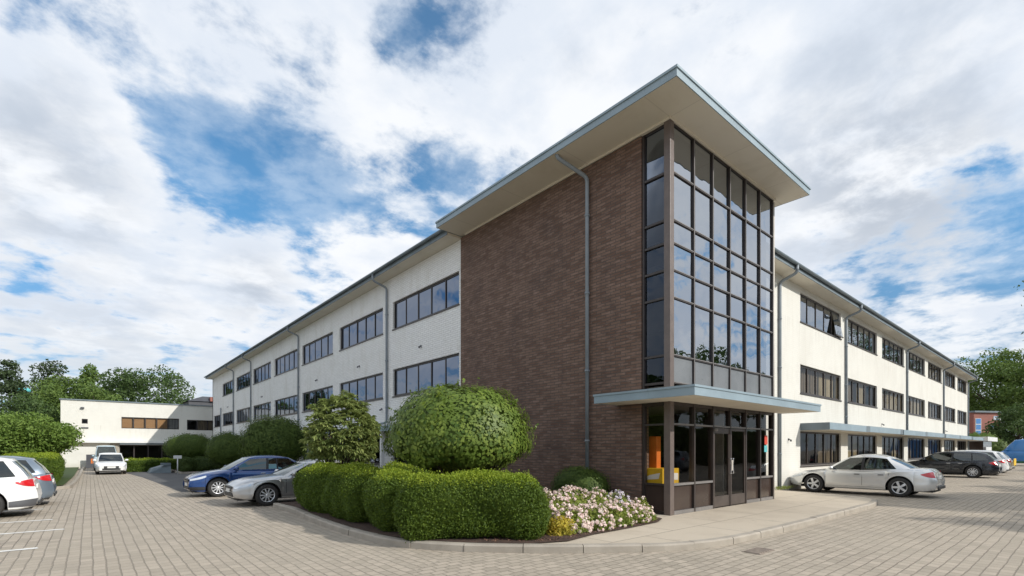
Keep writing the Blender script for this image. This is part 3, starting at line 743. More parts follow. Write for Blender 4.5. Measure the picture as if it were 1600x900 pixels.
mb = MB(); gutter(mb, (LE - .023, 8.10, 9.10), (LE - .023, 54.4, 9.10), (-1, 0, 0), .07); mb.build('gutter', 'gutter_grey', lr)
mb = MB(); mb.add([(LE - .02, 8.17, 9.11), (7, 8.17, 9.7), (7, 54.32, 9.7), (LE - .02, 54.32, 9.11)], [(0, 1, 2, 3)]); mb.box((LE, 8.17, 8.981), (7, 54.3, 9.1)); mb.build('roof_covering', 'roof_felt', lr, recalc=False)
RE = Wg - .56
mb = MB(); mb.box((TE + .03, RE, 8.07), (53.3, 8, 8.15)); rr_ = mb.build('right_wing_roof', 'soffit', B)
mb = MB(); mb.box((TE + .03, RE - .022, 8.07), (53.32, RE - .001, 8.26)); mb.box((53.3, RE, 8.07), (53.32, 8, 8.26)); mb.build('fascia', 'gutter_grey', rr_)
mb = MB(); gutter(mb, (TE + .03, RE - .023, 8.27), (53.4, RE - .023, 8.27), (0, -1, 0), .07); mb.build('gutter', 'gutter_grey', rr_)
mb = MB(); mb.add([(TE + .03, RE - .02, 8.275), (53.32, RE - .02, 8.275), (53.32, 8, 8.8), (TE + .03, 8, 8.8)], [(0, 1, 2, 3)]); mb.box((TE + .03, RE, 8.151), (53.3, 8, 8.27)); mb.build('roof_covering', 'roof_felt', rr_, recalc=False)

# --- downpipes
def pipe(pts, r, m, straps):
    mb = MB(); mb.tube(pts, r, 12); o = mb.build('downpipe', m, B)
    s = MB()
    for (p, n) in straps:
        p = Vector(p); s.lathe([(r + .001, -.03), (r + .014, -.03), (r + .014, .03), (r + .001, .03)], 12, 'Z', loc=p)
        q = p + Vector(n) * .09; s.box((min(p.x, q.x) - .018, min(p.y, q.y) - .018, p.z - .015), (max(p.x, q.x) + .018, max(p.y, q.y) + .018, p.z + .015))
    s.build('pipe_bracket', m, o)
def bend(a, b, c, n=5):   # rounded corner at b
    a, b, c = Vector(a), Vector(b), Vector(c); r = .12
    p = b + (a - b).normalized() * r; q = b + (c - b).normalized() * r
    return [p.lerp(b, t).lerp(b.lerp(q, t), t) for t in [i / n for i in range(n + 1)]]
yb = 2.34
A, Bp, Cc, Dd = (-.90, yb + .30, 9.0), (-.90, yb + .30, 8.93), (-.085, yb, 8.58), (-.085, yb, .1)
pipe([A] + bend(A, Bp, Cc) + bend(Bp, Cc, Dd) + [Dd], .05, 'pipe_grey', [((-.085, yb, z), (1, 0, 0)) for z in (7.6, 5.6, 3.6, 1.8)])
for y, zb in ((13.72, 2.55), (25.65, 2.55), (37.45, 2.55), (43.75, 2.55), (49.3, 2.55)):
    zt = 9.05 if y < 49 else 5.6
    A, Bp, Cc, Dd = (LE - .09, y + .1, zt), (LE - .09, y + .1, 8.78), (-.055, y, 8.55), (-.055, y, zb)
    if y > 49: pts = [(-.055, y, zt), Dd]
    elif y < 14: pts = [A] + bend(A, Bp, Cc) + bend(Bp, Cc, Dd) + bend(Cc, (-.055, y, 2.72), (-.75, y + .9, 2.6)) + [(-.45, y + .5, 2.62)]
    else: pts = [A] + bend(A, Bp, Cc) + bend(Bp, Cc, Dd) + [Dd]
    pipe(pts, .048, 'pipe_grey', [((-.055, y, z), (1, 0, 0)) for z in (7.4, 5.4, 3.4) if z < zt])
for x, zb in ((9.57, .1), (17.2, 2.6), (29.07, 2.6), (40.9, 2.6), (52.7, .1)):
    yy = Wg - .06
    A, Bp, Cc, Dd = (x, RE - .09, 8.22), (x, RE - .09, 7.95), (x, yy, 7.75), (x, yy, zb)
    pipe([A] + bend(A, Bp, Cc) + bend(Bp, Cc, Dd) + [Dd], .055, 'pipe_grey', [((x, yy, z), (0, 1, 0)) for z in (6.4, 4.6, 3.1, 1.4) if z > zb])
mb = MB(); mb.tube([(TE + .07, .05, .1), (TE + .07, .05, 8.9)], .045); mb.build('downpipe', 'pipe_cream', B)

# --- right ground-floor canopy and piers
segs = [(11.71, 17.0), (17.02, 23.2), (23.22, 29.1), (29.12, 35.0), (35.02, 41.0), (41.02, 47.0), (47.02, 53.6)]
for k, (a, b) in enumerate(segs):
    dz = .012 * (k % 2); y0 = .40 + .03 * (k % 2)
    mb = MB(); mb.box((a, y0 + .02, 2.33 + dz), (b, Wg - .003, 2.56 + dz)); o = mb.build('window_canopy', 'soffit', B)
    f = MB(); f.box((a - .0, y0, 2.34 + dz), (b - .55, y0 + .019, 2.60 + dz), 0); f.box((b - .548, y0 - .004, 2.34 + dz), (b, y0 + .019, 2.60 + dz), 1)
    f.box((a - .004, y0 + .02, 2.325 + dz), (a - .001, Wg - .004, 2.60 + dz), 1); f.box((a, y0 + .02, 2.562 + dz), (b, Wg - .004, 2.61 + dz), 1); f.build('fascia', ['fascia_blue', 'gutter_grey'], o)
# --- left canopy and posts
mb = MB(); mb.box((-.83, 8.25, 2.32), (.015, 53.6, 2.5)); o = mb.build('walkway_canopy', 'soffit', B)
mb = MB(); mb.box((-.86, 8.2, 2.30), (-.832, 53.6, 2.53)); mb.box((-.83, 8.2, 2.501), (.015, 53.6, 2.53)); mb.box((-.832, 8.2, 2.3), (.015, 8.248, 2.5)); mb.build('fascia', 'fascia_blue', o)
for k in range(14):
    y = 9.8 + 2.95 * k
    mb = MB(); mb.box((-.80, y - .07, .11), (-.66, y + .07, 2.32)); mb.build('canopy_post', 'white_metal', B, bevel=.01)
# --- small fittings on the walls
def fitting(p, n, m='grey_plastic'):
    p, n = Vector(p), Vector(n)
    mb = MB(); mb.box(p + Vector((-.03, -.03, -.04)) - n * .0, p + Vector((.03, .03, .04)) + n * .015)
    mb.tube([p, p + n * .06, p + n * .09 + Vector((0, 0, -.03))], .014, 8); mb.lathe([(0, -.02), (.035, -.02), (.03, .05), (0, .06)], 10, 'Z', loc=p + n * .09 + Vector((0, 0, -.06)))
    mb.build('wall_light', m, B)
for y, z in ((10.9, 5.6), (16.7, 5.55), (22.5, 5.5), (34.2, 5.5), (46.2, 5.5), (14.3, 3.35)): fitting((.015, y, z), (-1, 0, 0))
fitting((10.5, Wg - .005, 1.95), (0, -1, 0)); fitting((23.5, Wg - .005, 2.95), (0, -1, 0)); fitting((41.9, Wg - .005, 3.0), (0, -1, 0))

# ================================================================== far building at the end of the drive
FY = 55.5
F = empty('far_building', (-6, FY, 0)); F.location = (0, 0, 0)
tag(F, 'low white flat-roofed two-storey block with tan window blinds at the end of the drive', 'building')
mpF = mapR(FY)
WF = [(-7.45, -2.75, 3.58, 4.70), (-2.05, 2.6, 3.55, 4.62), (-10.38, -9.95, 3.95, 4.4), (-7.6, 6.0, .55, 1.95)]
mb = MB(); wall_grid(mb, mpF, -11.85, 12, 0, 6.12, .3, WF); mb.box((-11.85, FY + .3, 0), (-11.55, FY + 10, 6.12)); mb.build('wall', 'cream_render', F)
mb = MB(); mb.box((-11.95, FY - .1, 6.12), (12, FY + 10, 6.22)); mb.build('roof', 'gutter_grey', F)
mb = MB(); mb.box((-11.2, FY - .7, 2.15), (12, FY - .003, 2.33)); mb.build('canopy', 'white_metal', F)
mb = MB(); mb.box((-7.6, FY - .6, 2.0), (12, FY - .003, 2.148)); mb.build('canopy_fascia', 'gutter_grey', F)
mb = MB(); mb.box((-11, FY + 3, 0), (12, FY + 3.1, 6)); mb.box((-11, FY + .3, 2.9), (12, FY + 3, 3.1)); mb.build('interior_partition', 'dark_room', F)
def fwin(a0, a1, z0, z1, n, blinds):
    fr = MB(); t = .07
    mbox(fr, mpF, a0, a1, z0, z0 + t, .05, .12); mbox(fr, mpF, a0, a1, z1 - t, z1, .05, .12)
    for k in range(n + 1):
        x = a0 + (a1 - a0) * k / n; mbox(fr, mpF, max(a0, x - .05), min(a1, x + .05), z0 + t, z1 - t, .04, .13)
    o = fr.build('window', 'frame_brown', F)
    p = MB(); p.add([mpF(a0, z0, .09), mpF(a1, z0, .09), mpF(a1, z1, .09), mpF(a0, z1, .09)], [(0, 1, 2, 3)]); p.build('pane', 'glass_window_sun', o, recalc=False)
    for k, bm_ in blinds:
        w_ = (a1 - a0) / n; c = MB(); mbox(c, mpF, a0 + k * w_ + .05, a0 + (k + 1) * w_ - .05, z0 + .04, z1 - .04, .2, .22); c.build('blind', bm_, o)
fwin(-7.45, -2.75, 3.58, 4.70, 5, [(0, 'wood_tan'), (1, 'wood_tan'), (2, 'wood_tan'), (3, 'wood_tan'), (4, 'curtain_grey')])
fwin(-2.05, 2.6, 3.55, 4.62, 5, [(1, 'curtain_brown'), (2, 'curtain_brown')])
fwin(-10.38, -9.95, 3.95, 4.4, 1, [])
fwin(-7.6, 6.0, .55, 1.95, 12, [(4, 'wood_tan')])
mb = MB(); mb.box((-8.3, FY - .25, 0), (-7.62, FY - .003, 2.148)); mb.build('brick_pier', 'concrete', F)
mb = MB(); mb.box((-10.42, FY - .08, 3.5), (-9.9, FY - .003, 3.62)); mb.box((-10.45, FY - .2, 5.35), (-10.2, FY - .003, 5.5)); mb.build('wall_vent', 'grey_plastic', F)
# roof-top plant room behind
P_ = empty('plant_room', (2.5, 80, 0)); tag(P_, 'dark roof with red box rising behind the low white block', 'building')
mb = MB(); mb.add([(-1.8, -3, 8.4), (8, -3, 8.4), (8, 3, 8.4), (-1.8, 3, 8.4), (.2, -2, 9.2), (8, -2, 9.2), (8, 2, 9.2), (.2, 2, 9.2)], [(0, 1, 5, 4), (1, 2, 6, 5), (2, 3, 7, 6), (3, 0, 4, 7), (4, 5, 6, 7)]); mb.box((-1.6, -2.8, 0), (8, 2.8, 8.38)); mb.build('roof', 'dark_slate', P_)
mb = MB(); mb.box((1.0, -3.2, 8.45), (3.0, -2.3, 9.05)); mb.build('red_box', 'red_brick_far', P_)

# dark notice board in front of the far building with an orange mark
NB = empty('notice_board', (-9.55, 46.2, 0)); tag(NB, 'dark square board with an orange emblem standing by the white wall', 'sign')
mb = MB(); mb.box((-.48, -.04, .05), (.48, .04, 1.12)); mb.box((-.44, -.03, 0), (-.36, .03, .05)); mb.box((.36, -.03, 0), (.44, .03, .05)); mb.build('board', 'dark_slate', NB)
mb = MB()
mb.box((-.19, -.052, .40), (-.13, -.042, .78)); mb.box((-.128, -.052, .72), (-.03, -.042, .78)); mb.box((-.128, -.052, .57), (-.05, -.042, .62)); mb.box((-.09, -.052, .40), (-.04, -.042, .568))
mb.box((.02, -.052, .40), (.07, -.042, .78)); mb.box((.072, -.052, .72), (.2, -.042, .78)); mb.box((.15, -.052, .56), (.2, -.042, .718)); mb.box((.072, -.052, .55), (.148, -.042, .60)); mb.box((.11,-.052,.40),(.16,-.042,.548))
mb.build('emblem', 'orange_paint', NB)
GW = MB(); GW.box((-11.3, 47.0, 0), (-8.9, 47.2, 1.75)); tag(GW.build('boundary_wall', 'cream_render'), 'low white wall behind the dark notice board', 'wall')

# ================================================================== FOLIAGE
def quads_mesh(name, P, N, size, aspect, material, parent=None, core=None, tilt=.6, seed=0, bend=0., topmat=None, topz=None):
    """P points, N outward normals -> one mesh of leaf-sized rhombs; core = (verts, faces)"""
    rg = np.random.default_rng(seed); n = len(P)
    nn = N + rg.normal(0, tilt, (n, 3)); nn /= np.linalg.norm(nn, axis=1, keepdims=True) + 1e-9
    r = rg.normal(0, 1, (n, 3)); u = np.cross(nn, r); u /= np.linalg.norm(u, axis=1, keepdims=True) + 1e-9
    v = np.cross(nn, u)
    s = size * rg.uniform(.6, 1.3, (n, 1))
    a = P - u * s * .5; b = P + v * s * aspect * .5; c = P + u * s * .5 - nn * s * bend; d = P - v * s * aspect * .5
    V = np.stack([a, b, c, d], 1).reshape(-1, 3); nf = n
    F = np.arange(4 * n, dtype=np.int32)
    cv, cf = core if core else (np.zeros((0, 3)), [])
    me = bpy.data.meshes.new(name)
    allV = np.concatenate([V, np.asarray(cv, float).reshape(-1, 3)]) if len(cv) else V
    cl = [len(f) for f in cf]; cidx = np.array([i + len(V) for f in cf for i in f], dtype=np.int32) if cf else np.zeros(0, np.int32)
    me.vertices.add(len(allV)); me.vertices.foreach_set('co', allV.ravel())
    loops = np.concatenate([F, cidx]); me.loops.add(len(loops)); me.loops.foreach_set('vertex_index', loops)
    tot = np.array([4] * nf + cl, dtype=np.int32); st = np.concatenate([[0], np.cumsum(tot)[:-1]]).astype(np.int32)
    me.polygons.add(len(tot)); me.polygons.foreach_set('loop_start', st); me.polygons.foreach_set('loop_total', tot)
    me.materials.append(MATS[material])
    if topmat:
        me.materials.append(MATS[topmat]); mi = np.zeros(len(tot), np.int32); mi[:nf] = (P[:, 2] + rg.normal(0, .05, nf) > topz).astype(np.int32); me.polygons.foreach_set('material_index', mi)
    me.update(calc_edges=True); me.validate()
    o = bpy.data.objects.new(name, me); C.objects.link(o)
    if parent: o.parent = parent
    return o
def lump(P, k=1.0, amp=.05, seed=0.):
    s = seed
    return amp * (np.sin(P[:, 0] * 2.3 * k + s) * np.sin(P[:, 1] * 2.7 * k + 1.3 * s + 1) + .6 * np.sin(P[:, 0] * 5.1 * k + 2 + s) * np.cos(P[:, 2] * 4.7 * k + s) + .5 * np.sin(P[:, 1] * 7.3 * k) * np.sin(P[:, 2] * 6.1 * k + s))
def rounded_box_pts(hx, hy, hz, r, n, rg):
    A = np.array([hy * hz, hx * hz, hx * hy]); ax = rg.choice(3, n, p=A / A.sum()); sg = rg.choice([-1, 1], n)
    H = np.array([hx, hy, hz]); p = rg.uniform(-1, 1, (n, 3)) * H
    p[np.arange(n), ax] = sg * H[ax]
    rr = np.minimum(r, H); q = np.clip(p, -(H - rr), H - rr); d = p - q; L = np.linalg.norm(d, axis=1, keepdims=True) + 1e-9
    N = d / L; return q + N * rr, N
def hedge(cx, cy, hx, hy, h, rot, label, material='leaf_hedge', dens=2600, leaf=.032, r=.25, z0=.12, seed=1, group=None, asp=.62):
    rg = np.random.default_rng(seed); hz = h / 2 + .05
    area = 8 * (hx * hz + hy * hz) + 4 * hx * hy
    n = int(area * dens)
    P, N = rounded_box_pts(hx, hy, hz, r, n, rg)
    keep = P[:, 2] > -hz + .04; P, N = P[keep], N[keep]
    P = P + N * (lump(P + cx, 1.3, .07, seed)[:, None] + rg.normal(0, 1, (len(P), 1)) * min(.03, leaf * .8) - .005)
    if dens > 5000:      # stray shoots standing proud of the clipped top
        for _ in range(int(38 * hx * hy * 4)):
            bp = np.array([rg.uniform(-hx, hx) * .85, rg.uniform(-hy, hy) * .85, hz - .02]); dd = np.array([rg.normal(0, .35), rg.normal(0, .35), 1.]); L_ = rg.uniform(.04, .13); m_ = rg.integers(4, 9)
            q_ = bp + dd * np.linspace(0, L_, m_)[:, None] + rg.normal(0, .008, (m_, 3)); P = np.concatenate([P, q_]); N = np.concatenate([N, rg.normal(0, 1, (m_, 3))])
    g = bpy.data.meshes.new('t'); bm = bmesh.new(); bmesh.ops.create_cube(bm, size=2); bmesh.ops.subdivide_edges(bm, edges=bm.edges, cuts=9, use_grid_fill=True)
    cv = np.array([v.co for v in bm.verts]); cf = [[v.index for v in f.verts] for f in bm.faces]; bm.free(); bpy.data.meshes.remove(g)
    H = np.array([hx, hy, hz]) - .075; p = cv * H; rr = np.minimum(r, H); q = np.clip(p, -(H - rr), H - rr); d = p - q; L = np.linalg.norm(d, axis=1, keepdims=True) + 1e-9
    cv = q + d / L * rr * .98; cv = cv + (d / L) * lump(cv + cx, 1.3, .07, seed)[:, None]
    c, s = math.cos(rot), math.sin(rot); M = np.array([[c, -s, 0], [s, c, 0], [0, 0, 1]])
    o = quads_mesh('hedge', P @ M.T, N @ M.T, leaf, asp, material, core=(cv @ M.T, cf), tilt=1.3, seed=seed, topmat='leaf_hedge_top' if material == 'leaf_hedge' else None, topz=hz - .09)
    o.location = (cx, cy, z0 + hz - .05)
    return tag(o, label, 'hedge', group)
# front hedge following the kerb, in four clipped blocks
def rot2(a): return a
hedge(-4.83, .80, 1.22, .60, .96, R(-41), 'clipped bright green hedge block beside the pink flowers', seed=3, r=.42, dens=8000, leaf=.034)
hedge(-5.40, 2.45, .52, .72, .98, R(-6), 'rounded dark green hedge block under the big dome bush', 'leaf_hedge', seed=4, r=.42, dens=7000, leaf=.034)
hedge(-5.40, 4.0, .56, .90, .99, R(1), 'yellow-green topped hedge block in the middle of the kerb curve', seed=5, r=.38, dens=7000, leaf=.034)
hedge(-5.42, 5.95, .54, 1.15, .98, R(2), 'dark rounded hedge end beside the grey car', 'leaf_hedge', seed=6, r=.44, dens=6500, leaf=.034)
hedge(-2.3, 6.3, 1.4, .5, .98, R(5), 'low hedge behind the dome bush near the white wall', 'leaf_hedge', seed=7, r=.2, dens=1800, leaf=.05)

def dome_pts(rx, ry, hu, hd, n, rg, pw=2.3):
    d = rg.normal(0, 1, (n, 3)); d /= np.linalg.norm(d, axis=1, keepdims=True)
    # superellipsoid radius
    H = np.array([rx, ry, 1.]); hz = np.where(d[:, 2] > 0, hu, hd)
    t = (np.abs(d[:, 0] / rx) ** pw + np.abs(d[:, 1] / ry) ** pw + np.abs(d[:, 2] / hz) ** pw) ** (-1 / pw)
    P = d * t[:, None]
    N = np.stack([np.sign(P[:, 0]) * np.abs(P[:, 0] / rx) ** (pw - 1) / rx, np.sign(P[:, 1]) * np.abs(P[:, 1] / ry) ** (pw - 1) / ry, np.sign(P[:, 2]) * np.abs(P[:, 2] / hz) ** (pw - 1) / hz], 1)
    N /= np.linalg.norm(N, axis=1, keepdims=True) + 1e-9
    return P, N
def dome_core(rx, ry, hu, hd, pw=2.3, k=.9, seed=0, amp=.05):
    bm = bmesh.new(); bmesh.ops.create_icosphere(bm, subdivisions=4, radius=1)
    cv = np.array([v.co for v in bm.verts]); cf = [[v.index for v in f.verts] for f in bm.faces]; bm.free()
    hz = np.where(cv[:, 2] > 0, hu, hd); t = (np.abs(cv[:, 0] / rx) ** pw + np.abs(cv[:, 1] / ry) ** pw + np.abs(cv[:, 2] / hz) ** pw) ** (-1 / pw)
    P = cv * t[:, None] * k
    return P + cv * lump(P, 1.4, amp, seed)[:, None], cf
def dome_bush(name, x, y, z, rx, ry, hu, hd, label, material, n, leaf, seed, cat='bush', trunk_to=.12, group=None, amp=.06, jit=.03, stems=5, asp=.6, k=.93, pw=2.3):
    e = empty(name, (x, y, trunk_to)); tag(e, label, cat, group)
    rg = np.random.default_rng(seed); P, N = dome_pts(rx, ry, hu, hd, n, rg, pw)
    P = P + N * (lump(P, 1.4, amp, seed)[:, None] + rg.normal(0, jit, (len(P), 1)))
    if n > 20000:
        for _ in range(150):
            i_ = rg.integers(0, len(P)); m_ = rg.integers(4, 8); dd = N[i_] + rg.normal(0, .4, 3) + np.array([0, 0, .4]); L_ = rg.uniform(.05, .13)
            q_ = P[i_] + dd * np.linspace(0, L_, m_)[:, None] + rg.normal(0, .012, (m_, 3)); P = np.concatenate([P, q_]); N = np.concatenate([N, rg.normal(0, 1, (m_, 3))])
    core = dome_core(rx, ry, hu, hd, pw, k, seed, amp)
    zz = z - trunk_to
    o = quads_mesh('foliage', P, N, leaf, asp, material, e, core, tilt=1.4, seed=seed); o.location = (0, 0, zz)
    if trunk_to < z - hd + .02:
        mb = MB(); r_ = random.Random(seed)
        for i in range(stems):
            a = 2 * PI * i / stems + r_.uniform(-.3, .3); R1 = r_.uniform(.3, .6) * rx; tp = Vector((math.cos(a) * R1, math.sin(a) * R1, zz - hd * .5))
            b0 = Vector((math.cos(a) * .09, math.sin(a) * .09, -.02)); m_ = b0.lerp(tp, .45) + Vector((-math.cos(a) * .08, 0, .05))
            mb.tube([b0, m_, tp], .04, 7, radii=[.06, .045, .03])
        mb.build('trunk', 'bark', e)
    return e
dome_bush('topiary_bush', -3.75, 2.75, 1.70, 1.56, 1.5, 1.21, .50, 'huge clipped dome bush standing in front of the brick wall', 'leaf_topiary', 23000, .085, 31, amp=.085, jit=.035, pw=2.12, k=.89, stems=7)
dome_bush('round_bush', -.58, 2.15, .55, .62, .75, .60, .5, 'small dark green round bush at the foot of the brick wall downpipe', 'leaf_bush', 6000, .05, 32, jit=.03, amp=.04)
dome_bush('round_bush', -4.57, 34.1, 1.62, 1.48, 1.4, .86, .66, 'dark round clipped bush on the island near the low white block', 'leaf_bush', 12000, .10, 33, jit=.08)
dome_bush('round_bush', -3.5, 27.4, 1.42, 1.12, 1.1, 1.05, .75, 'rounded dark bush between the island bush and the tall spreading one', 'leaf_bush', 12000, .10, 34, jit=.10, amp=.09)
dome_bush('spreading_bush', -3.0, 19.6, 1.78, 1.42, 1.3, 1.22, .85, 'large dark spreading bush behind the roof of the blue car', 'leaf_bush', 19000, .10, 35, jit=.13, amp=.12, stems=7)
dome_bush('round_bush', -2.3, 14.2, 1.1, .95, 1.3, .55, .8, 'low dark bush behind the grey car', 'leaf_bush', 7000, .07, 36, jit=.06, amp=.08)

def rosette_tree(x, y, label):
    """loose open shrub with long drooping leaves in rosettes"""
    e = empty('rhododendron', (x, y, .12)); tag(e, label, 'shrub')
    rg = np.random.default_rng(77); Ps = []; Ns = []; tips = []
    for i in range(600):
        while True:
            d = rg.normal(0, 1, 3); d /= np.linalg.norm(d)
            if d[2] > -.75: break
        rad = rg.uniform(.45, 1.0) ** .5
        sc = np.array([.93, .93, 1.10 if d[2] > 0 else .95])
        # cone-like top: narrower upwards
        p = d * sc * rad; f = 1 - .20 * max(0, p[2]); p[:2] *= f
        p += rg.normal(0, .05, 3); tips.append(p)
    leaves = []
    V = []; Fc = []
    for p in tips:
        nl = rg.integers(9, 14); out = p / (np.linalg.norm(p) + 1e-6); a0 = rg.uniform(0, 6.28)
        for j in range(nl):
            a = a0 + j * 2.4; el = rg.uniform(-.75, .55)
            d = np.array([math.cos(a) * math.cos(el), math.sin(a) * math.cos(el), math.sin(el)]) + out * .4; d /= np.linalg.norm(d)
            L = rg.uniform(.12, .19); side = np.cross(d, [0, 0, 1]); side /= np.linalg.norm(side) + 1e-6
            w_ = L * .2; m = p + d * L * .5 + np.array([0, 0, .01]); t = p + d * L + np.array([0, 0, -.25 * L])
            k = len(V); V += [p, m + side * w_, t, m - side * w_]; Fc.append((k, k + 1, k + 2, k + 3))
    mb = MB(); mb.add([tuple(v) for v in V], Fc, 0, False); o = mb.build('foliage', 'leaf_rhodo', e, recalc=False); o.location = (0, 0, 1.88)
    mb = MB(); r_ = random.Random(5)
    for i in range(13):
        t = Vector(tips[r_.randrange(len(tips))]) * .8 + Vector((0, 0, 1.88)); b0 = Vector((r_.uniform(-.12, .12), r_.uniform(-.12, .12), 0))
        mb.tube([b0, b0.lerp(t, .4) + Vector((r_.uniform(-.1, .1), r_.uniform(-.1, .1), .1)), t], .03, 6, radii=[.05, .035, .012])
    mb.build('trunk', 'bark', e)
rosette_tree(-4.78, 6.72, 'loose light green rhododendron between the dome bush and the white wall')

def tree(name, x, y, H, rad, label, material, seed, nclump=34, nleaf=9000, leaf=.30, trunk_h=.35, squash=.85, shape='round', group=None, z=0, tr=.3, extra=None, cat='tree', asp=.7, spread=.30):
    e = empty(name, (x, y, z)); tag(e, label, cat, group)
    rg = np.random.default_rng(seed); cz = H * (trunk_h + (1 - trunk_h) / 2); hh = H * (1 - trunk_h) / 2
    cl = []
    for i in range(nclump):
        d = rg.normal(0, 1, 3); d /= np.linalg.norm(d); q = rg.uniform(.35, 1.) ** .6
        if shape == 'cone':
            t = rg.uniform(0, 1) ** 1.15; rr = rad * (1 - t) * 1.0 + .15; a = rg.uniform(0, 6.28)
            c = np.array([math.cos(a) * rr * rg.uniform(.5, 1), math.sin(a) * rr * rg.uniform(.5, 1), H * trunk_h * .6 + t * H * (1 - trunk_h * .6)]); s = rad * rg.uniform(.26, .46) * (1.2 - t * .75)
        else:
            c = np.array([d[0] * rad * .78 * q, d[1] * rad * .78 * q, cz + d[2] * (hh - rad * .16) * q]); s = rad * rg.uniform(spread * .65, spread * 1.35)
        cl.append((c, s))
    if extra:
        for c, s in extra: cl.append((np.array(c, float), s))
    tot = sum(s ** 2 for c, s in cl); Ps = []; Ns = []
    for c, s in cl:
        k = int(nleaf * s ** 2 / tot); d = rg.normal(0, 1, (k, 3)); d /= np.linalg.norm(d, axis=1, keepdims=True)
        rr = s * rg.uniform(.45, 1.08, (k, 1)) ** .6
        p = c + d * rr * np.array([1, 1, squash]); Ps.append(p); nn = d + np.array([0, 0, .5]); Ns.append(nn / np.linalg.norm(nn, axis=1, keepdims=True))
    o = quads_mesh('crown', np.concatenate(Ps), np.concatenate(Ns), leaf, asp, material, e, tilt=.8, seed=seed)
    mb = MB(); r_ = random.Random(seed)
    top = cz if shape != 'cone' else H * .95
    mb.tube([(0, 0, -.1), (r_.uniform(-.1, .1), r_.uniform(-.1, .1), H * trunk_h * .6), (r_.uniform(-.2, .2), r_.uniform(-.2, .2), top)], .2, 9, radii=[tr, tr * .75, tr * .15])
    order = sorted(range(len(cl)), key=lambda i: -cl[i][1])[:12] + list(range(nclump, len(cl)))
    for i in order:
        c = Vector(cl[i][0]); b0 = Vector((0, 0, min(c.z * .7, top * .85)))
        mb.tube([b0, b0.lerp(c, .5) + Vector((0, 0, -.04 * H * .3)), c], .05, 6, radii=[tr * .4, tr * .22, tr * .06])
    mb.build('trunk', 'bark', e)
    return e
def at(px, Dp, z=0):
    X = (px - 800) / FPX * Dp; c, s = math.cos(TH), math.sin(TH)
    return CAM.x + X * c + Dp * s, CAM.y - X * s + Dp * c
def ht(py, Dp): return 1.6 + (HOR - py) * Dp / FPX
G1 = 'trees behind the low white block'
def T_(px, Dp, toppy, wpx, label, m, seed, **k):
    x, y = at(px, Dp); return tree(k.pop('name', 'broadleaf_tree'), x, y, ht(toppy, Dp), wpx * Dp / FPX / 2 * (1.28 if px < 300 else 1.05), label, m, seed, **k)
T_(233, 92, 566, 118, 'broad round-topped dark tree rising behind the right half of the low block', 'leaf_tree_dark', 41, nclump=60, nleaf=15000, leaf=.42, group=G1, trunk_h=.15, spread=.22)
T_(187, 98, 572, 60, 'open bluish tree left of the broad round-topped one', 'leaf_tree_dark', 48, nclump=30, nleaf=5500, leaf=.42, group=G1, trunk_h=.1)
T_(88, 84, 558, 60, 'tallest narrow tree in the group left of the roof', 'leaf_conifer', 42, nclump=60, nleaf=10000, leaf=.36, group=G1, trunk_h=.1)
T_(142, 86, 562, 56, 'mid green pointed tree behind the left end of the low block', 'leaf_tree', 43, nclump=34, nleaf=8000, leaf=.36, group=G1, trunk_h=.1)
T_(108, 80, 578, 74, 'bushy mid green tree filling the gap behind the low block corner', 'leaf_tree', 44, nclump=40, nleaf=10000, leaf=.34, group=G1, trunk_h=.1)
T_(160, 78, 598, 60, 'lower green tree just above the low block roof', 'leaf_tree', 45, nclump=30, nleaf=7000, leaf=.34, group=G1, trunk_h=.1)
T_(14, 56, 566, 84, 'tall dark conifer at the left edge behind the parked cars', 'leaf_conifer', 46, nclump=110, nleaf=16000, leaf=.26, shape='cone', name='conifer_tree', trunk_h=.1, squash=.5)
T_(-45, 60, 572, 90, 'second dark conifer just cut by the left edge of the photo', 'leaf_conifer', 56, nclump=90, nleaf=12000, leaf=.26, shape='cone', name='conifer_tree', trunk_h=.1, squash=.5)
T_(72, 62, 604, 62, 'olive green tree in front of the conifer and above the left hedge', 'leaf_tree', 47, nclump=40, nleaf=10000, leaf=.27, group=G1, trunk_h=.05)
T_(40, 50, 618, 90, 'dark understorey tree below the conifer', 'leaf_tree_dark', 49, nclump=40, nleaf=9000, leaf=.25, trunk_h=.02)
# leafy small tree on the left verge
x, y = at(36, 26); tree('laurel_tree', x, y, ht(642, 26), 2.75, 'dense bright green small tree on the verge behind the parked cars', 'leaf_bright', 51, nclump=75, nleaf=22000, leaf=.15, trunk_h=.22, tr=.12, squash=.8, spread=.25, asp=.55)
hedge(-11.75, 25.2, .85, 4.4, 1.15, R(0), 'bright green clipped hedge along the left verge of the drive', 'leaf_hedge', dens=1100, leaf=.055, seed=8, z0=.1, r=.35)
x, y = at(82, 27.5); dome_bush('round_bush', -12.6, 30.8, .8, .55, .55, .55, .6, 'small round bush behind the end of the left hedge', 'leaf_bush', 3000, .06, 52, trunk_to=.1)
hedge(-6.35, 36.6, 1.75, .45, .82, R(0), 'long low clipped hedge in front of the low white block', 'leaf_hedge', dens=900, leaf=.07, seed=9, z0=.0, r=.15)
G2 = 'dark clipped hedge blocks on the island'
hedge(-5.05, 32.3, .36, .75, .82, 0, 'first dark hedge block on the island beside the drive', 'leaf_hedge_dark', dens=900, leaf=.06, seed=12, group=G2, r=.28)
hedge(-4.15, 32.2, .48, .75, .84, 0, 'middle dark hedge block on the island', 'leaf_hedge_dark', dens=900, leaf=.06, seed=13, group=G2, r=.28)
hedge(-2.75, 32.2, .9, .75, .92, 0, 'widest dark hedge block on the island next to the building', 'leaf_hedge_dark', dens=900, leaf=.06, seed=14, group=G2, r=.28)
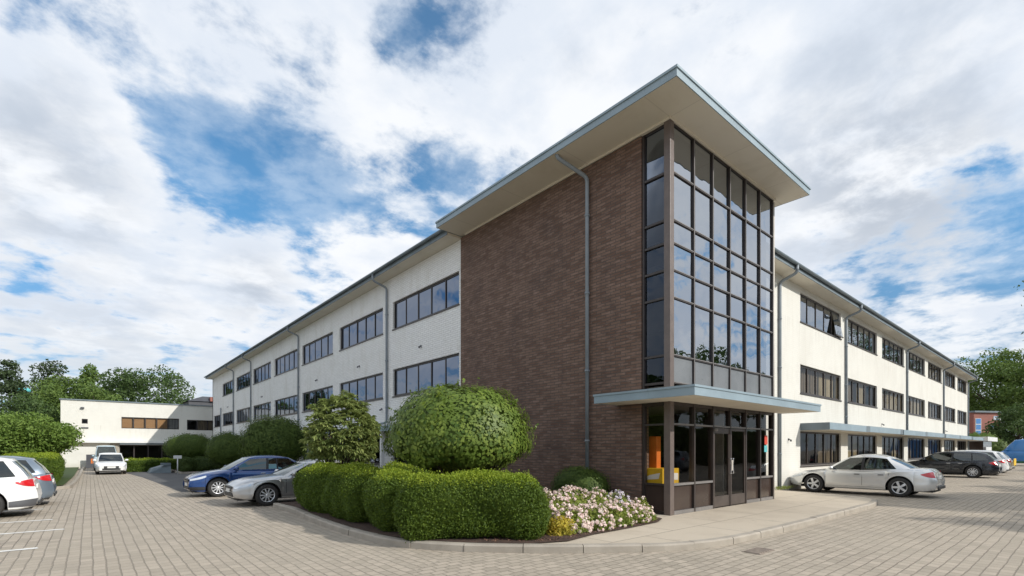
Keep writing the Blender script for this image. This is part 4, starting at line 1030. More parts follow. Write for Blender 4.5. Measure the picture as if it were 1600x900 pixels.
# right side trees
G3 = 'trees beyond the right wing'
T_(1562, 88, 538, 160, 'large spreading tree with sky gaps beyond the right wing', 'leaf_tree', 61, nclump=110, nleaf=24000, leaf=.40, group=G3, trunk_h=.15, spread=.19, tr=.6)
T_(1625, 80, 545, 130, 'big tree cut by the right edge of the photo', 'leaf_tree', 62, nclump=64, nleaf=13000, leaf=.40, group=G3, trunk_h=.2, spread=.2, tr=.5)
T_(1592, 70, 628, 80, 'dark lower tree standing behind the blue van', 'leaf_tree_dark', 63, nclump=40, nleaf=9000, leaf=.30, group=G3, trunk_h=.03)
T_(1515, 120, 600, 60, 'distant tree glimpsed past the end of the right wing', 'leaf_tree_dark', 64, nclump=26, nleaf=4000, leaf=.5, group=G3, trunk_h=.1)
x, y = at(1528, 64); dome_bush('shrub', x, y, 1.9, 2.2, 2, 1.6, 1.9, 'yellow-green shrub in front of the red brick house', 'leaf_bright', 4000, .2, 65, trunk_to=0, amp=.2, jit=.1)
x, y = at(1548, 58); dome_bush('shrub', x, y, 1.4, 1.6, 1.6, 1.2, 1.4, 'darker green shrub between the red brick house and the blue van', 'leaf_bush', 3500, .18, 66, trunk_to=0, amp=.2, jit=.1)
# tree beside the yard whose branch tip enters the picture and which throws the shadow on the paving
tree('yard_tree', 16.8, -15.6, 8.6, 3.6, 'dark tree at the edge of the yard beyond the right edge, shading the paving', 'leaf_tree_dark', 71, nclump=60, nleaf=22000, leaf=.3, trunk_h=.35, tr=.2)
bx, by = at(1752, 55); ex = []
for px_, py_, s_ in ((1602, 447, .85), (1606, 458, .6), (1628, 470, 1.3), (1660, 480, 1.8)):
    q = at(px_, 55); ex.append(((q[0] - bx, q[1] - by, ht(py_, 55)), s_))
tree('tall_tree', bx, by, 25, 8.2, 'very tall tree whose branch tip enters at the right edge of the photo', 'leaf_tree_dark', 72, nclump=60, nleaf=9000, leaf=.35, trunk_h=.3, tr=.5, extra=ex)
# trees on the far side of the yard, behind the camera, seen in the glass
hedge(28, -19.5, 36, 1.2, 3.4, 0, 'added tall dark hedge across the yard, out of view, to darken the entrance reflections', 'leaf_hedge_dark', dens=60, leaf=.3, seed=18, z0=0, r=.5)  # out-of-view hedge, added so the entrance glass reflects something dark
G4 = 'trees across the yard, mirrored in the glass'
rr = random.Random(3)
for i, (x, y, H, r_) in enumerate([(q_[0], q_[1], q_[2] * 1.35, q_[3]) for q_ in [(14, -24, 9.5, 3.4), (20, -26, 12.5, 4.0), (27, -25, 10.5, 3.6), (34, -27, 12, 4), (43, -26, 10, 4), (53, -27, 11.5, 4.4), (65, -28, 11, 4.5)]]):
    tree('broadleaf_tree', x, y, H, r_, 'tree across the yard behind the camera, mirrored in the tower glass', 'leaf_tree_dark', 80 + i, nclump=30, nleaf=5000, leaf=.4, group=G4)
for i, (x, y, H, r_) in enumerate([(-27, 12, 8, 3.4), (-29, 20, 9, 3.6), (-28, 29, 8.5, 3.8), (-30, 39, 9, 4), (-28, 50, 9, 4), (-30, 62, 9.5, 4), (-29, 76, 10, 4.4)]):
    tree('broadleaf_tree', x, y, H, r_, 'tree beyond the left parking bays, mirrored in the left wing windows', 'leaf_tree_dark', 90 + i, nclump=26, nleaf=4000, leaf=.42, group='trees mirrored in the left wing windows')

# ---- flower bed: low shrubs, each foliage + blossom
def flower_shrub(x, y, rx, ry, h, label, petal, seed, nb=60, leafm='leaf_flower', z0=.12):
    e = empty('flowering_shrub', (x, y, z0)); tag(e, label, 'flowers', 'flowering shrubs in the corner bed')
    rg = np.random.default_rng(seed); P, N = dome_pts(rx, ry, h, .12, 3200, rg, 2.0); k = P[:, 2] > -.05; P, N = P[k], N[k]
    P = P + N * (lump(P, 5, .035, seed)[:, None] + rg.normal(0, .03, (len(P), 1)))
    quads_mesh('foliage', P, N, .055, .5, leafm, e, dome_core(rx, ry, h, .12, 2., .86, seed, .03), tilt=.8, seed=seed)
    P, N = dome_pts(rx, ry, h, .1, int(nb * 3), rg, 2.0); sel = (P[:, 2] > .02); P, N = P[sel][:nb], N[sel][:nb]
    P = P + N * (lump(P, 5, .035, seed)[:, None] + .02)
    Q = []; M = []
    for p, n_ in zip(P, N):
        kk = rg.integers(7, 15); d = rg.normal(0, 1, (kk, 3)); d /= np.linalg.norm(d, axis=1, keepdims=True); d = d * .6 + n_ * .6
        Q.append(p + d * .042 * rg.uniform(.7, 1.35)); M.append(d)
    quads_mesh('blossom', np.concatenate(Q), np.concatenate(M), .046, .95, petal, e, tilt=.4, seed=seed + 1)
fl = [(-3.15, .62, .52, .46, .62, 'pale pink flowering shrub against the clipped hedge, at the back', 'petal_pink', 95),
      (-2.45, .75, .55, .5, .66, 'tallest pale pink flowering shrub in the middle of the back row', 'petal_pink', 110),
      (-1.75, .62, .48, .45, .56, 'pale pink flowering shrub at the right of the back row', 'petal_pink', 80),
      (-1.20, .55, .34, .36, .50, 'mauve flowering shrub beside the brick wall', 'petal_mauve', 80),
      (-.86, .28, .32, .30, .36, 'small pink and green shrub nearest the entrance glass', 'petal_pink', 34),
      (-3.25, .02, .42, .34, .36, 'pink flowering shrub in the front row next to the yellow plant', 'petal_pink', 60),
      (-2.72, -.04, .42, .36, .38, 'pink flowering shrub in the middle of the front row', 'petal_pink', 70),
      (-2.12, -.02, .42, .36, .36, 'greener pink flowering shrub in the front row', 'petal_pink', 46),
      (-1.52, .0, .40, .34, .34, 'low pink flowering shrub at the pavement edge', 'petal_pink', 44),
      (-1.08, -.06, .24, .22, .22, 'smallest white-flowered shrub at the tip of the bed', 'petal_pink', 24)]
for i, (x, y, rx, ry, h, lab, pt, nb) in enumerate(fl): flower_shrub(x, y, rx, ry, h, lab, pt, 200 + 3 * i, int(nb * 2.0))
flower_shrub(-3.62, -.12, .22, .2, .28, 'small yellow-leaved plant between the clipped hedge and the pink flowers', 'petal_pink', 260, 5, 'leaf_yellow')
# bark chips
rg = np.random.default_rng(5)
P = np.stack([rg.uniform(-5.0, -.7, 3800), rg.uniform(-.66, .9, 3800), np.full(3800, .134)], 1)
lim = np.interp(P[:, 0], [-5, -4.2, -3.2, -2.2, -1.1, -.6], [.1, -.58, -.48, -.46, -.38, -.1]); P = P[P[:, 1] > lim]
o = quads_mesh('bark_chips', P, np.tile([0, 0, 1.], (len(P), 1)), .035, .5, 'chips', tilt=.35, seed=6); o['kind'] = 'stuff'
tag(o, 'brown bark chips covering the soil of the flower bed', 'bark chips')
# weeds at the foot of the first downpipe on the right
rg = np.random.default_rng(9); P = np.stack([rg.normal(9.6, .35, 420), rg.uniform(1.1, 1.42, 420), rg.uniform(.11, .22, 420)], 1)
o = quads_mesh('weeds', P, np.tile([0, -.5, .8], (420, 1)), .06, .3, 'leaf_flower', tilt=.7, seed=3); o['kind'] = 'stuff'; tag(o, 'weeds growing at the foot of the right wing wall', 'weeds')

# ================================================================== objects behind the entrance glass
d = empty('display_counter', (.56, .62, .115)); tag(d, 'yellow counter with a white swoosh behind the corner glass', 'counter')
mb = MB(); mb.box((-.36, -.30, .62), (.36, .30, 1.02)); mb.build('counter_body', 'yellow_paint', d, bevel=.01)
mb = MB(); mb.box((-.3, -.25, 0), (.3, .25, .618)); mb.build('plinth', 'dark_slate', d)
mb = MB()
mb.add([(-.364, .26, .74), (-.364, -.20, .78), (-.364, -.24, .92), (-.364, .05, .86)], [(0, 1, 2, 3)]); mb.add([(-.1, -.304, .76), (.30, -.304, .74), (.30, -.304, .90), (-.1, -.304, .92)], [(0, 1, 2, 3)])
mb.build('white_marking', 'paper', d, recalc=False)
d = empty('display_stand', (.62, .80, .115)); tag(d, 'tall orange panel standing behind the yellow counter', 'panel')
mb = MB(); mb.box((-.09, -.11, .0), (.09, .11, 1.78)); mb.box((-.14, -.16, 0), (.14, .16, .05)); mb.build('panel', 'orange_paint', d, bevel=.01)
d = empty('reception_desk', (3.4, 3.2, .115)); tag(d, 'dark reception desk in the lobby behind the doors', 'desk')
mb = MB(); mb.box((-.9, -.3, 0), (.9, .3, .95)); mb.box((-1.0, -.38, .952), (1.0, .32, 1.0)); mb.build('desk_body', 'panel_brown', d)
# drain covers on the paving
for (x, y, lab, s) in ((-1.9, -2.72, 'rusty drain cover at the kerb in front of the entrance', .26),):
    mb = MB(); mb.box((-s, -s * .55, 0), (s, s * .55, .006))
    for k in range(6): mb.box((-s + .03 + k * s * .32, -s * .45, .0062), (-s + .06 + k * s * .32 + .03, s * .45, .014))
    o = mb.build('drain_cover', 'drain_iron'); o.location = (x, y, .002); tag(o, lab, 'drain cover')
# white post sign near the island and low ramp
d = empty('sign_post', (-5.62, 31.2, 0)); tag(d, 'small white sign on a short post at the corner of the island', 'sign')
mb = MB(); mb.tube([(0, 0, 0), (0, 0, 1.0)], .03, 8); mb.build('post', 'white_metal', d)
mb = MB(); mb.box((-.22, -.02, .96), (.22, .02, 1.16)); mb.build('sign_plate', 'white_metal', d, bevel=.02)
mb = MB(); mb.add([(-6.9, 33.6, 0), (-5.75, 33.2, 0), (-5.75, 35.0, 0), (-6.9, 35.2, 0), (-6.75, 33.7, .28), (-5.75, 33.3, .62), (-5.75, 34.9, .62), (-6.75, 35.0, .28)], [(0, 1, 5, 4), (1, 2, 6, 5), (2, 3, 7, 6), (3, 0, 4, 7), (4, 5, 6, 7)])
mb.box((-6.3, 33.25, .50), (-5.75, 33.45, .66))
tag(mb.build('concrete_ramp', 'gutter_grey'), 'grey sloping concrete block beside the island hedge', 'ramp')

# red brick house and the low annexe on the right
H = empty('brick_house', (0, 0, 0)); tag(H, 'red brick house with white-blue window beyond the right wing', 'house')
hx, hy = at(1548, 76); H.location = (hx, hy, 0); H.rotation_euler = (0, 0, -TH + R(12))
mb = MB(); mb.box((-3.3, 0, 0), (2.0, 5, 7.1)); mb.box((2.0, .6, 0), (4.4, 5, 4.0)); mb.build('wall', 'red_brick_far', H)
mb = MB(); mb.box((-3.5, -.3, 7.1), (2.2, 5.2, 7.35)); mb.build('roof', 'gutter_grey', H)
mb = MB(); mb.add([(2.0, .3, 4.0), (4.7, .3, 3.1), (4.7, 5, 3.1), (2.0, 5, 4.6)], [(0, 1, 2, 3)]); mb.box((2.2, .45, 4.0), (3.4, .6, 5.8)); mb.build('lean_to_roof', 'dark_slate', H)
for x, z0, z1, w_ in ((-2.5, 3.5, 6.2, .55), (.2, 3.9, 5.2, .3), (1.2, 6.0, 6.6, .7)):
    mb = MB(); mb.box((x - w_, -.06, z0), (x + w_, -.005, z1)); o = mb.build('window', 'white_metal', H)
    mb = MB(); n_ = 3
    for k in range(n_): mb.box((x - w_ + .08, -.075, z0 + .08 + k * (z1 - z0) / n_), (x + w_ - .08, -.065, z0 + (k + 1) * (z1 - z0) / n_ - .05))
    mb.build('pane', 'van_blue', o)
A_ = empty('annexe', (0, 0, 0)); tag(A_, 'low annexe with white flat roof at the end of the right wing', 'building')
mb = MB(); mb.box((55.0, .6, 0), (61, 6, 2.3)); mb.build('wall', 'panel_brown', A_)
mb = MB(); mb.box((54.2, .2, 2.32), (61.5, 6.4, 2.72)); mb.build('roof', 'white_metal', A_)
mb = MB(); mb.box((56, .5, .4), (60, .598, 1.75)); mb.build('garage_door', 'white_metal', A_)

# blue balloon-like water tank far off between trees
d = empty('water_tank', (*at(37, 74), 0)); tag(d, 'small turquoise tank on a mast among the left trees', 'tank')
zt = ht(610, 74)
mb = MB(); mb.lathe([(0, -.45), (.5, -.4), (.78, -.1), (.78, .1), (.5, .38), (0, .42)], 16, 'Z', loc=(0, 0, zt)); mb.build('tank_body', 'teal_paint', d)
mb = MB(); mb.tube([(0, 0, 0), (0, 0, zt - .4)], .12, 8); mb.build('mast', 'white_metal', d)
# ================================================================== CARS
def smoothed(xs, cp, win=.18):
    cx = [c[0] for c in cp]; cz = [c[1] for c in cp]; o = 0
    for k in np.linspace(-win, win, 9): o = o + np.interp(xs + k, cx, cz)
    return o / 9
def make_wheel(car, x, y, side, r, k, wname='wheel', spokes=10):
    wd = .105 * k; t = MB()
    prof = [(r * .64, -wd), (r * .80, -wd * 1.05), (r * .95, -wd * .95), (r, -wd * .6), (r, wd * .6), (r * .95, wd * .95), (r * .80, wd * 1.05), (r * .64, wd)]
    t.lathe(prof, 32, 'Y'); o = t.build('wheel', 'rubber', car); o.location = (x, y, r)
    m = MB(); s = side
    m.lathe([(r * .66, -wd * s * .9), (r * .66, wd * s * .92), (r * .62, wd * s * .98), (r * .585, wd * s * .80)], 32, 'Y', 0)
    m.lathe([(0, wd * s * .86), (r * .12, wd * s * .86), (r * .15, wd * s * .70)], 16, 'Y', 0)
    m.lathe([(0, -wd * s * .1), (r * .63, -wd * s * .1)], 24, 'Y', 1)
    for i in range(spokes):
        a = 2 * PI * i / spokes; da = (.17 if spokes > 6 else .34)
        v = []
        for rr, dz, dy in ((r * .12, .9, .84), (r * .38, .75, .88), (r * .62, .62, .80)):
            wdt = da * (1.15 if rr > r * .3 else 1.9)
            for sg in (-1, 1):
                aa = a + sg * wdt * (r * .30 / max(rr, r * .2)) * .9
                v.append((rr * math.cos(aa), wd * s * dy, rr * math.sin(aa)))
            for sg in (-1, 1):
                aa = a + sg * wdt * (r * .30 / max(rr, r * .2)) * .9
                v.append((rr * math.cos(aa), wd * s * (dy - .3), rr * math.sin(aa)))
        f = []
        for q in range(2):
            b0 = q * 4; b1 = b0 + 4
            f += [(b0, b0 + 1, b1 + 1, b1), (b0, b1, b1 + 2, b0 + 2), (b0 + 1, b0 + 3, b1 + 3, b1 + 1)]
        m.add(v, f, 0, False)
    m.build('rim', ['alloy', 'black_plastic'], o)
    return o
STY = {
 # L, W, H, belt, hoodfront, hoodcowl, cowl(from front), ws top, roof rear(from rear), glass base rear, deck height, pillars
 'sedan': dict(L=4.70, W=1.80, H=1.45, belt=.89, hf=.70, hc=.89, cowl=1.22, wt=2.05, rr=1.45, rb=.62, deck=.99, wf=.92, wr=1.02, r=.335, tail=.96),
 'coupe': dict(L=4.45, W=1.80, H=1.42, belt=.90, hf=.74, hc=.94, cowl=1.32, wt=2.15, rr=.95, rb=.25, deck=.98, wf=.90, wr=.92, r=.34, tail=.92),
 'suv':   dict(L=4.60, W=1.86, H=1.68, belt=1.06, hf=.86, hc=1.06, cowl=1.15, wt=1.85, rr=.55, rb=.14, deck=1.12, wf=.90, wr=.95, r=.37, tail=1.08),
 'wagon': dict(L=4.85, W=1.84, H=1.48, belt=.95, hf=.68, hc=.94, cowl=1.25, wt=2.0, rr=.62, rb=.16, deck=1.02, wf=.92, wr=1.08, r=.34, tail=.98),
 'cross': dict(L=4.50, W=1.86, H=1.62, belt=1.04, hf=.84, hc=1.06, cowl=1.15, wt=1.95, rr=1.05, rb=.30, deck=1.10, wf=.90, wr=.95, r=.37, tail=1.06),
 'van':   dict(L=5.00, W=1.95, H=2.05, belt=1.15, hf=.90, hc=1.15, cowl=.75, wt=1.55, rr=.22, rb=.08, deck=1.2, wf=.92, wr=1.0, r=.36, tail=1.15),
}
def make_car(name, label, style, pnt, loc, rz, k=.91, kz=None, group=None, plate='plate_white', trim='black_plastic', cladding=False, spokes=10, lowtrim=None, cat='car', blackpillar=True, panel=None, sunroof=False):
    p = dict(STY[style]); kz = kz or k
    e = empty(name, loc, rz); tag(e, label, cat, group)
    L, W = p['L'] * k, p['W'] * k; hw = W / 2; xf = L / 2; r = p['r'] * kz
    Z = lambda z: z * kz
    xF, xR = xf - p['wf'] * k, -xf + p['wr'] * k; Ra = r * 1.17
    st = set(np.round(np.linspace(-xf, xf, 75), 4).tolist())
    for xw in (xF, xR):
        for a in np.linspace(0, PI, 17): st.add(round(xw + Ra * math.cos(a), 4))
    for q in (.012, .03, .06, .10, .15): st.add(round(xf - q, 4)); st.add(round(-xf + q, 4))
    xs = np.array(sorted(st)); xs = xs[np.concatenate([[True], np.diff(xs) > .004])]
    suvish = style in ('suv', 'van', 'cross')
    top = [(-xf, Z(p['tail'] - .16)), (-xf + .06 * k, Z(p['tail'])), (-xf + p['rb'] * k + .05, Z(p['deck'])), (-xf + (p['rr'] + .6) * k, Z(p['belt'] + .01)), (xf - p['cowl'] * k, Z(p['hc'])), (xf - .55 * k, Z(p['hc'] * .55 + p['hf'] * .45)), (xf - .12 * k, Z(p['hf'])), (xf, Z(p['hf'] - .14))]
    topz = smoothed(xs, top, .11 * k)
    wid = np.ones(len(xs)) * hw
    rf, rrr = .75 * k, .55 * k
    u = np.clip((xs - (xf - rf)) / rf, 0, 1); wid *= (1 - .20 * u ** 3.4 - .03 * u)
    u = np.clip((-xs - (xf - rrr)) / rrr, 0, 1); wid *= (1 - .20 * u ** 3.0 - .03 * u)
    z0 = np.ones(len(xs)) * Z(.21)
    u = np.clip((np.abs(xs) - (xf - .35 * k)) / (.35 * k), 0, 1); z0 = z0 + Z(.07) * u
    # rounding of the nose and tail in profile: bumper bulge
    def arch(x):
        za = 0
        for xw in (xF, xR):
            dx = abs(x - xw)
            if dx < Ra: za = max(za, r + math.sqrt(max(0, Ra * Ra - dx * dx)))
        return za
    # section as rows 0..10 (sill -> shoulder -> centre)
    SEC = [(.0, .90), (.04, .965), (.16, .995), (.38, 1.0), (.60, .995), (.78, .985), (.92, .965), (.985, .935)]
    def wx(x, z):
        u_ = max(0., min(1., (abs(x) - (xf - .55 * k)) / (.55 * k))) ** 1.6; zc = Z(.50 if x > 0 else .58); hi = max(0, z - zc); lo_ = max(0, zc - .06 - z)
        pull = (hi * (.34 if x > 0 else .40) * (1 if suvish is False else .6) + lo_ * .28) * u_
        return x - math.copysign(pull, x)
    def section(i):
        x = xs[i]; zt = topz[i]; sh = Z(.075 if abs(x) > 0 else .075); zs = zt - sh * min(1, (zt - Z(.4)) / Z(.4)); w_ = wid[i]; lo = z0[i]; za = arch(x)
        if za > lo: lo = za
        pts = []
        for t, wf_ in SEC:
            z = lo + (zs - lo) * t
            y = w_ * (wf_ if za <= z0[i] else max(wf_, .985 - .05 * max(0, t - .8) * 5 if t > .8 else .998))
            # character: side slightly waisted between arches
            if za <= z0[i] and .2 < t < .7: y -= .012 * k
            if za > z0[i] and t < .5: y += .012 * k * (1 - t)
            pts.append((x, y, z))
        pts.append((x, w_ * .86, zs + (zt - zs) * .55)); pts.append((x, w_ * .62, zt - Z(.008))); pts.append((x, w_ * .30, zt)); pts.append((x, 0, zt + Z(.003)))
        return [(wx(a_, c_), b_, c_) for a_, b_, c_ in pts]
    S_ = [section(i) for i in range(len(xs))]; nr = len(S_[0])
    mb = MB()
    xc, xrb = xf - p['cowl'] * k, -xf + p['rb'] * k
    for sg in (1, -1):
        v = [(q[0], q[1] * sg, q[2]) for s in S_ for q in s]; fb = []; fi = []
        for i in range(len(xs) - 1):
            xm = (xs[i] + xs[i + 1]) / 2
            for j in range(nr - 1):
                f = (i * nr + j, (i + 1) * nr + j, (i + 1) * nr + j + 1, i * nr + j + 1)
                if j >= 8 and xrb + .12 < xm < xc - .12: fi.append(f)
                else: fb.append(f)
        mb.add(v, fb, 0, True); mb.add(v, fi, 1, True)
        # end caps
        for i in (0, len(xs) - 1):
            s = S_[i]; cv = [(q[0], q[1] * sg, q[2]) for q in s] + [(s[0][0], 0, s[0][2])]
            mb.add(cv, [tuple(range(len(cv)))], 0, False)
    # underside and wheel wells
    mb.box((-xf + .12, -hw * .8, Z(.20)), (xf - .12, hw * .8, Z(.24)), 1)
    for xw in (xF, xR):
        for sg in (1, -1):
            n_ = 14; v = []
            for yy in (hw * .985, hw * .55):
                for j in range(n_ + 1):
                    a = PI * j / n_ ; v.append((xw + Ra * math.cos(a), sg * yy, r + Ra * math.sin(a)))
            mb.add(v, [(j, j + 1, n_ + 2 + j, n_ + 1 + j) for j in range(n_)], 1, True)
            mb.add([(xw - Ra, sg * hw * .55, Z(.2)), (xw + Ra, sg * hw * .55, Z(.2)), (xw + Ra, sg * hw * .55, r + Ra), (xw - Ra, sg * hw * .55, r + Ra)], [(0, 1, 2, 3)], 1)
    body = mb.build('body', [pnt, 'cabin'], e, recalc=True)
    # merge duplicate centre verts for smooth shading
    bm = bmesh.new(); bm.from_mesh(body.data); bmesh.ops.remove_doubles(bm, verts=bm.verts, dist=.0008); bmesh.ops.recalc_face_normals(bm, faces=bm.faces)
    for ed in bm.edges:
        if len(ed.link_faces) == 2 and ed.calc_face_angle(0) > R(38): ed.smooth = False
    bm.to_mesh(body.data); bm.free()
    # ---- greenhouse
    Ht = Z(p['H']); xwt, xrt = xf - p['wt'] * k, -xf + p['rr'] * k
    bz = lambda x: float(np.interp(x, xs, topz)) - Z(.045)
    xm = (xc + xrb) / 2 + (.10 * k); Bp_ = .045 * k
    xd = xrt + .16 * k if style in ('sedan', 'coupe') else xrt + .55 * k
    cols = [ # bottom(x,y) top(x,y) glass-after?
        ((xc + .10 * k, 0), (xwt + .05 * k, 0), 'windshield'), ((xc + .06 * k, .45 * hw), (xwt + .03 * k, .40 * hw), 'windshield'), ((xc - .04 * k, .80 * hw), (xwt - .03 * k, .66 * hw), None),
        ((xc - .16 * k, .885 * hw), (xwt - .14 * k, .715 * hw), 'side_window'), ((xm + Bp_, .93 * hw), (xm + Bp_ - .03, .765 * hw), 'pillar'), ((xm - Bp_, .93 * hw), (xm - Bp_ - .03, .765 * hw), 'side_window'),
        ((xd - .02, .925 * hw), (xd, .755 * hw), 'pillar' if style not in ('sedan', 'coupe') else 'c'), ((xd - .09 * k, .92 * hw), (xd - .05 * k, .75 * hw), 'quarter' if style not in ('sedan', 'coupe') else 'quarter2'),
    ]
    if style in ('sedan', 'coupe'):
        cols[6] = ((xd - .52 * k, .905 * hw), (xd - .16 * k, .745 * hw), None)
        cols[5] = ((xm - Bp_, .93 * hw), (xm - Bp_ - .03, .765 * hw), 'side_window')
        cols.pop(7)
        cols.append(((xrb + .20 * k, .84 * hw), (xrt + .02 * k, .70 * hw), None))
        cols.append(((xrb + .08 * k, .72 * hw), (xrt - .02 * k, .62 * hw), 'rear_window'))
    else:
        cols.append(((xrb + .24 * k, .90 * hw), (xrt + .12 * k, .72 * hw), None))
        cols.append(((xrb + .05 * k, .80 * hw), (xrt + .0 * k, .64 * hw), 'rear_window'))
    cols.append(((xrb, .42 * hw), (xrt - .04 * k, .36 * hw), 'rear_window')); cols.append(((xrb - .01 * k, 0), (xrt - .05 * k, 0), None))
    nc = []
    for i_ in range(len(cols) - 1):
        nc.append(cols[i_]); (b0, t0, kd), (b1, t1, _) = cols[i_], cols[i_ + 1]
        if b0[1] > .6 * hw and b1[1] > .6 * hw and abs(t0[0] - t1[0]) > .25 * k:
            for q_ in (1 / 3, 2 / 3): nc.append((tuple(b0[d_] + (b1[d_] - b0[d_]) * q_ for d_ in (0, 1)), tuple(t0[d_] + (t1[d_] - t0[d_]) * q_ for d_ in (0, 1)), kd))
    nc.append(cols[-1]); cols = nc
    rows = [0., .07, .5, .90, 1.0]
    def gp(ci, t, sg):
        (xb, yb_), (xt, yt), _ = cols[ci]; zb = bz(xb); zt = Ht - Z(.115)
        # roof line: highest in the middle
        q = (xt - xrt) / max(.01, (xwt - xrt)); zt += Z(.055) * (4 * q * (1 - q)) if 0 < q < 1 else 0
        if t == 0: zb -= Z(.03)
        bul = .03 * math.sin(PI * t) * hw
        f_ = 1 if yb_ > .5 * hw else 0
        xx = xb + (xt - xb) * t + (.035 * k * math.sin(PI * t) * (1 if ci < 3 else (-1 if ci > len(cols) - 4 else 0)))
        return (xx, sg * (yb_ + (yt - yb_) * t + bul * f_), zb + (zt - zb) * t)
    shell = MB(); gl = {'windshield': MB(), 'rear_window': MB(), 'sideL': MB(), 'sideR': MB(), 'quarterL': MB(), 'quarterR': MB()}; pil = MB()
    for sg in (1, -1):
        for ci in range(len(cols) - 1):
            kind = cols[ci][2]
            for ri in range(4):
                q = [gp(ci, rows[ri], sg), gp(ci + 1, rows[ri], sg), gp(ci + 1, rows[ri + 1], sg), gp(ci, rows[ri + 1], sg)]
                if kind in ('windshield', 'rear_window') and ri in (0, 1, 2, 3)[(0 if kind == 'windshield' else 1):4] and not (ri == 3 and kind == 'rear_window'):
                    gl[kind].add(q, [(0, 1, 2, 3)], 0, True)
                elif kind in ('side_window', 'quarter') and ri in (1, 2):
                    if panel and kind in panel: shell.add(q, [(0, 1, 2, 3)], 0, True)
                    else: gl[('side' if kind == 'side_window' else 'quarter') + ('L' if sg > 0 else 'R')].add(q, [(0, 1, 2, 3)], 0, True)
                elif kind == 'pillar' and ri in (1, 2): pil.add(q, [(0, 1, 2, 3)], 0, True)
                else: shell.add(q, [(0, 1, 2, 3)], 0, True)
            # roof
            pr = None
            for qi, (sc, dz) in enumerate(((1, 0), (.93, .028), (.7, .05), (.35, .062), (0, .066))):
                a = gp(ci, 1, sg); b = gp(ci + 1, 1, sg)
                def sh(pt):
                    xx = pt[0]
                    cxm = (xwt + xrt) / 2; xx = xx - (xx - cxm) * (.05 * min(1, dz / .03) if (ci < 3 or ci > len(cols) - 5) else 0) * 0
                    edge = min(1, max(0, (xwt + .05 * k - xx) / (.35 * k))) * min(1, max(0, (xx - xrt + .05 * k) / (.35 * k)))
                    return (xx, pt[1] * sc, pt[2] + Z(dz) * (.25 + .75 * edge) * (1 if sc < 1 else 1))
                cur = (sh(a), sh(b))
                if pr: shell.add([pr[0], pr[1], cur[1], cur[0]], [(0, 1, 2, 3)], 0, True)
                pr = cur
    def finish(m, nm, mt, par):
        if not m.v: return None
        o = m.build(nm, mt, par); bm = bmesh.new(); bm.from_mesh(o.data); bmesh.ops.remove_doubles(bm, verts=bm.verts, dist=.0015); bmesh.ops.recalc_face_normals(bm, faces=bm.faces)
        for ed in bm.edges:
            if len(ed.link_faces) == 2 and ed.calc_face_angle(0) > R(45): ed.smooth = False
        bm.to_mesh(o.data); bm.free(); return o
    finish(shell, 'roof', pnt, e)
    finish(pil, 'door_pillar', 'black_plastic', e)
    for kk, nm in (('windshield', 'windshield'), ('rear_window', 'rear_window'), ('sideL', 'side_window'), ('sideR', 'side_window'), ('quarterL', 'side_window'), ('quarterR', 'side_window')): finish(gl[kk], nm, 'glass_car', e)
    # ---- patches lying on the body side
    def surf(x, z, sg, off):
        i = int(np.clip(np.searchsorted(xs, x) - 1, 0, len(xs) - 2)); t = (x - xs[i]) / (xs[i + 1] - xs[i])
        def yz(s):
            zz = [q[2] for q in s]; yy = [q[1] for q in s]; return float(np.interp(z, zz[:9], yy[:9]))
        y = yz(S_[i]) * (1 - t) + yz(S_[i + 1]) * t
        return (wx(x, z) + (math.copysign(off * .8, x) if abs(x) > xf - .3 else 0), sg * (y + off), z)
    def patch(nm, mt, x0, x1, zf, sg, off=.006, n=10, par=e, m=None):
        mm = m or MB(); v = []
        rn = 5
        for i in range(n + 1):
            x = x0 + (x1 - x0) * i / n; a, b = zf(i / n)
            for j in range(rn + 1): v.append(surf(x, a + (b - a) * j / rn, sg, off))
        mm.add(v, [(i * (rn + 1) + j, (i + 1) * (rn + 1) + j, (i + 1) * (rn + 1) + j + 1, i * (rn + 1) + j + 1) for i in range(n) for j in range(rn)], 0, True)
        if m is None: return mm.build(nm, mt, par, recalc=False)
    for sg in (1, -1):
        hz = Z(p['hf']) - Z(.10)
        # headlight: wraps the corner
        patch('headlight', 'lamp_clear', xf - .52 * k, xf - .02, lambda t: (hz + Z(.05) * (1 - t) + Z(.015) - Z(.10) * t ** .5, hz + Z(.105) * (1 - t) - Z(.03) * t + Z(.012)), sg, .008, n=16)
        tz = Z(p['tail'])
        if suvish or style == 'wagon': patch('tail_light', 'lamp_red', -xf + .015, -xf + .40 * k, lambda t: (tz - Z(.25) + Z(.10) * t ** 2.2, tz - Z(.05) - Z(.07) * t ** 1.5), sg, .009, n=12)
        else: patch('tail_light', 'lamp_red', -xf + .015, -xf + .42 * k, lambda t: (tz - Z(.27) + Z(.09) * t ** 2.4, tz - Z(.08) - Z(.085) * t ** 1.5), sg, .009, n=12)
        # door seams + handle + sill trim
        sm = MB(); zb_ = Z(.30); zt_ = Z(p['belt'] - .09)
        for xd_ in (xc - .12 * k, xm, ):
            patch('', '', xd_ - .006, xd_ + .006, lambda t: (zb_, zt_), sg, .0015, n=1, m=sm)
        xq = xR + Ra * .55; patch('', '', xq - .006 + .08, xq + .006 + .08, lambda t: (r + Ra, zt_), sg, .0015, n=1, m=sm)
        patch('', '', xF - Ra - .02, xR + Ra + .02, lambda t: (Z(.30), Z(.306)), sg, .0012, n=8, m=sm)
        sm.build('door_seam', 'black_plastic', e, recalc=False)
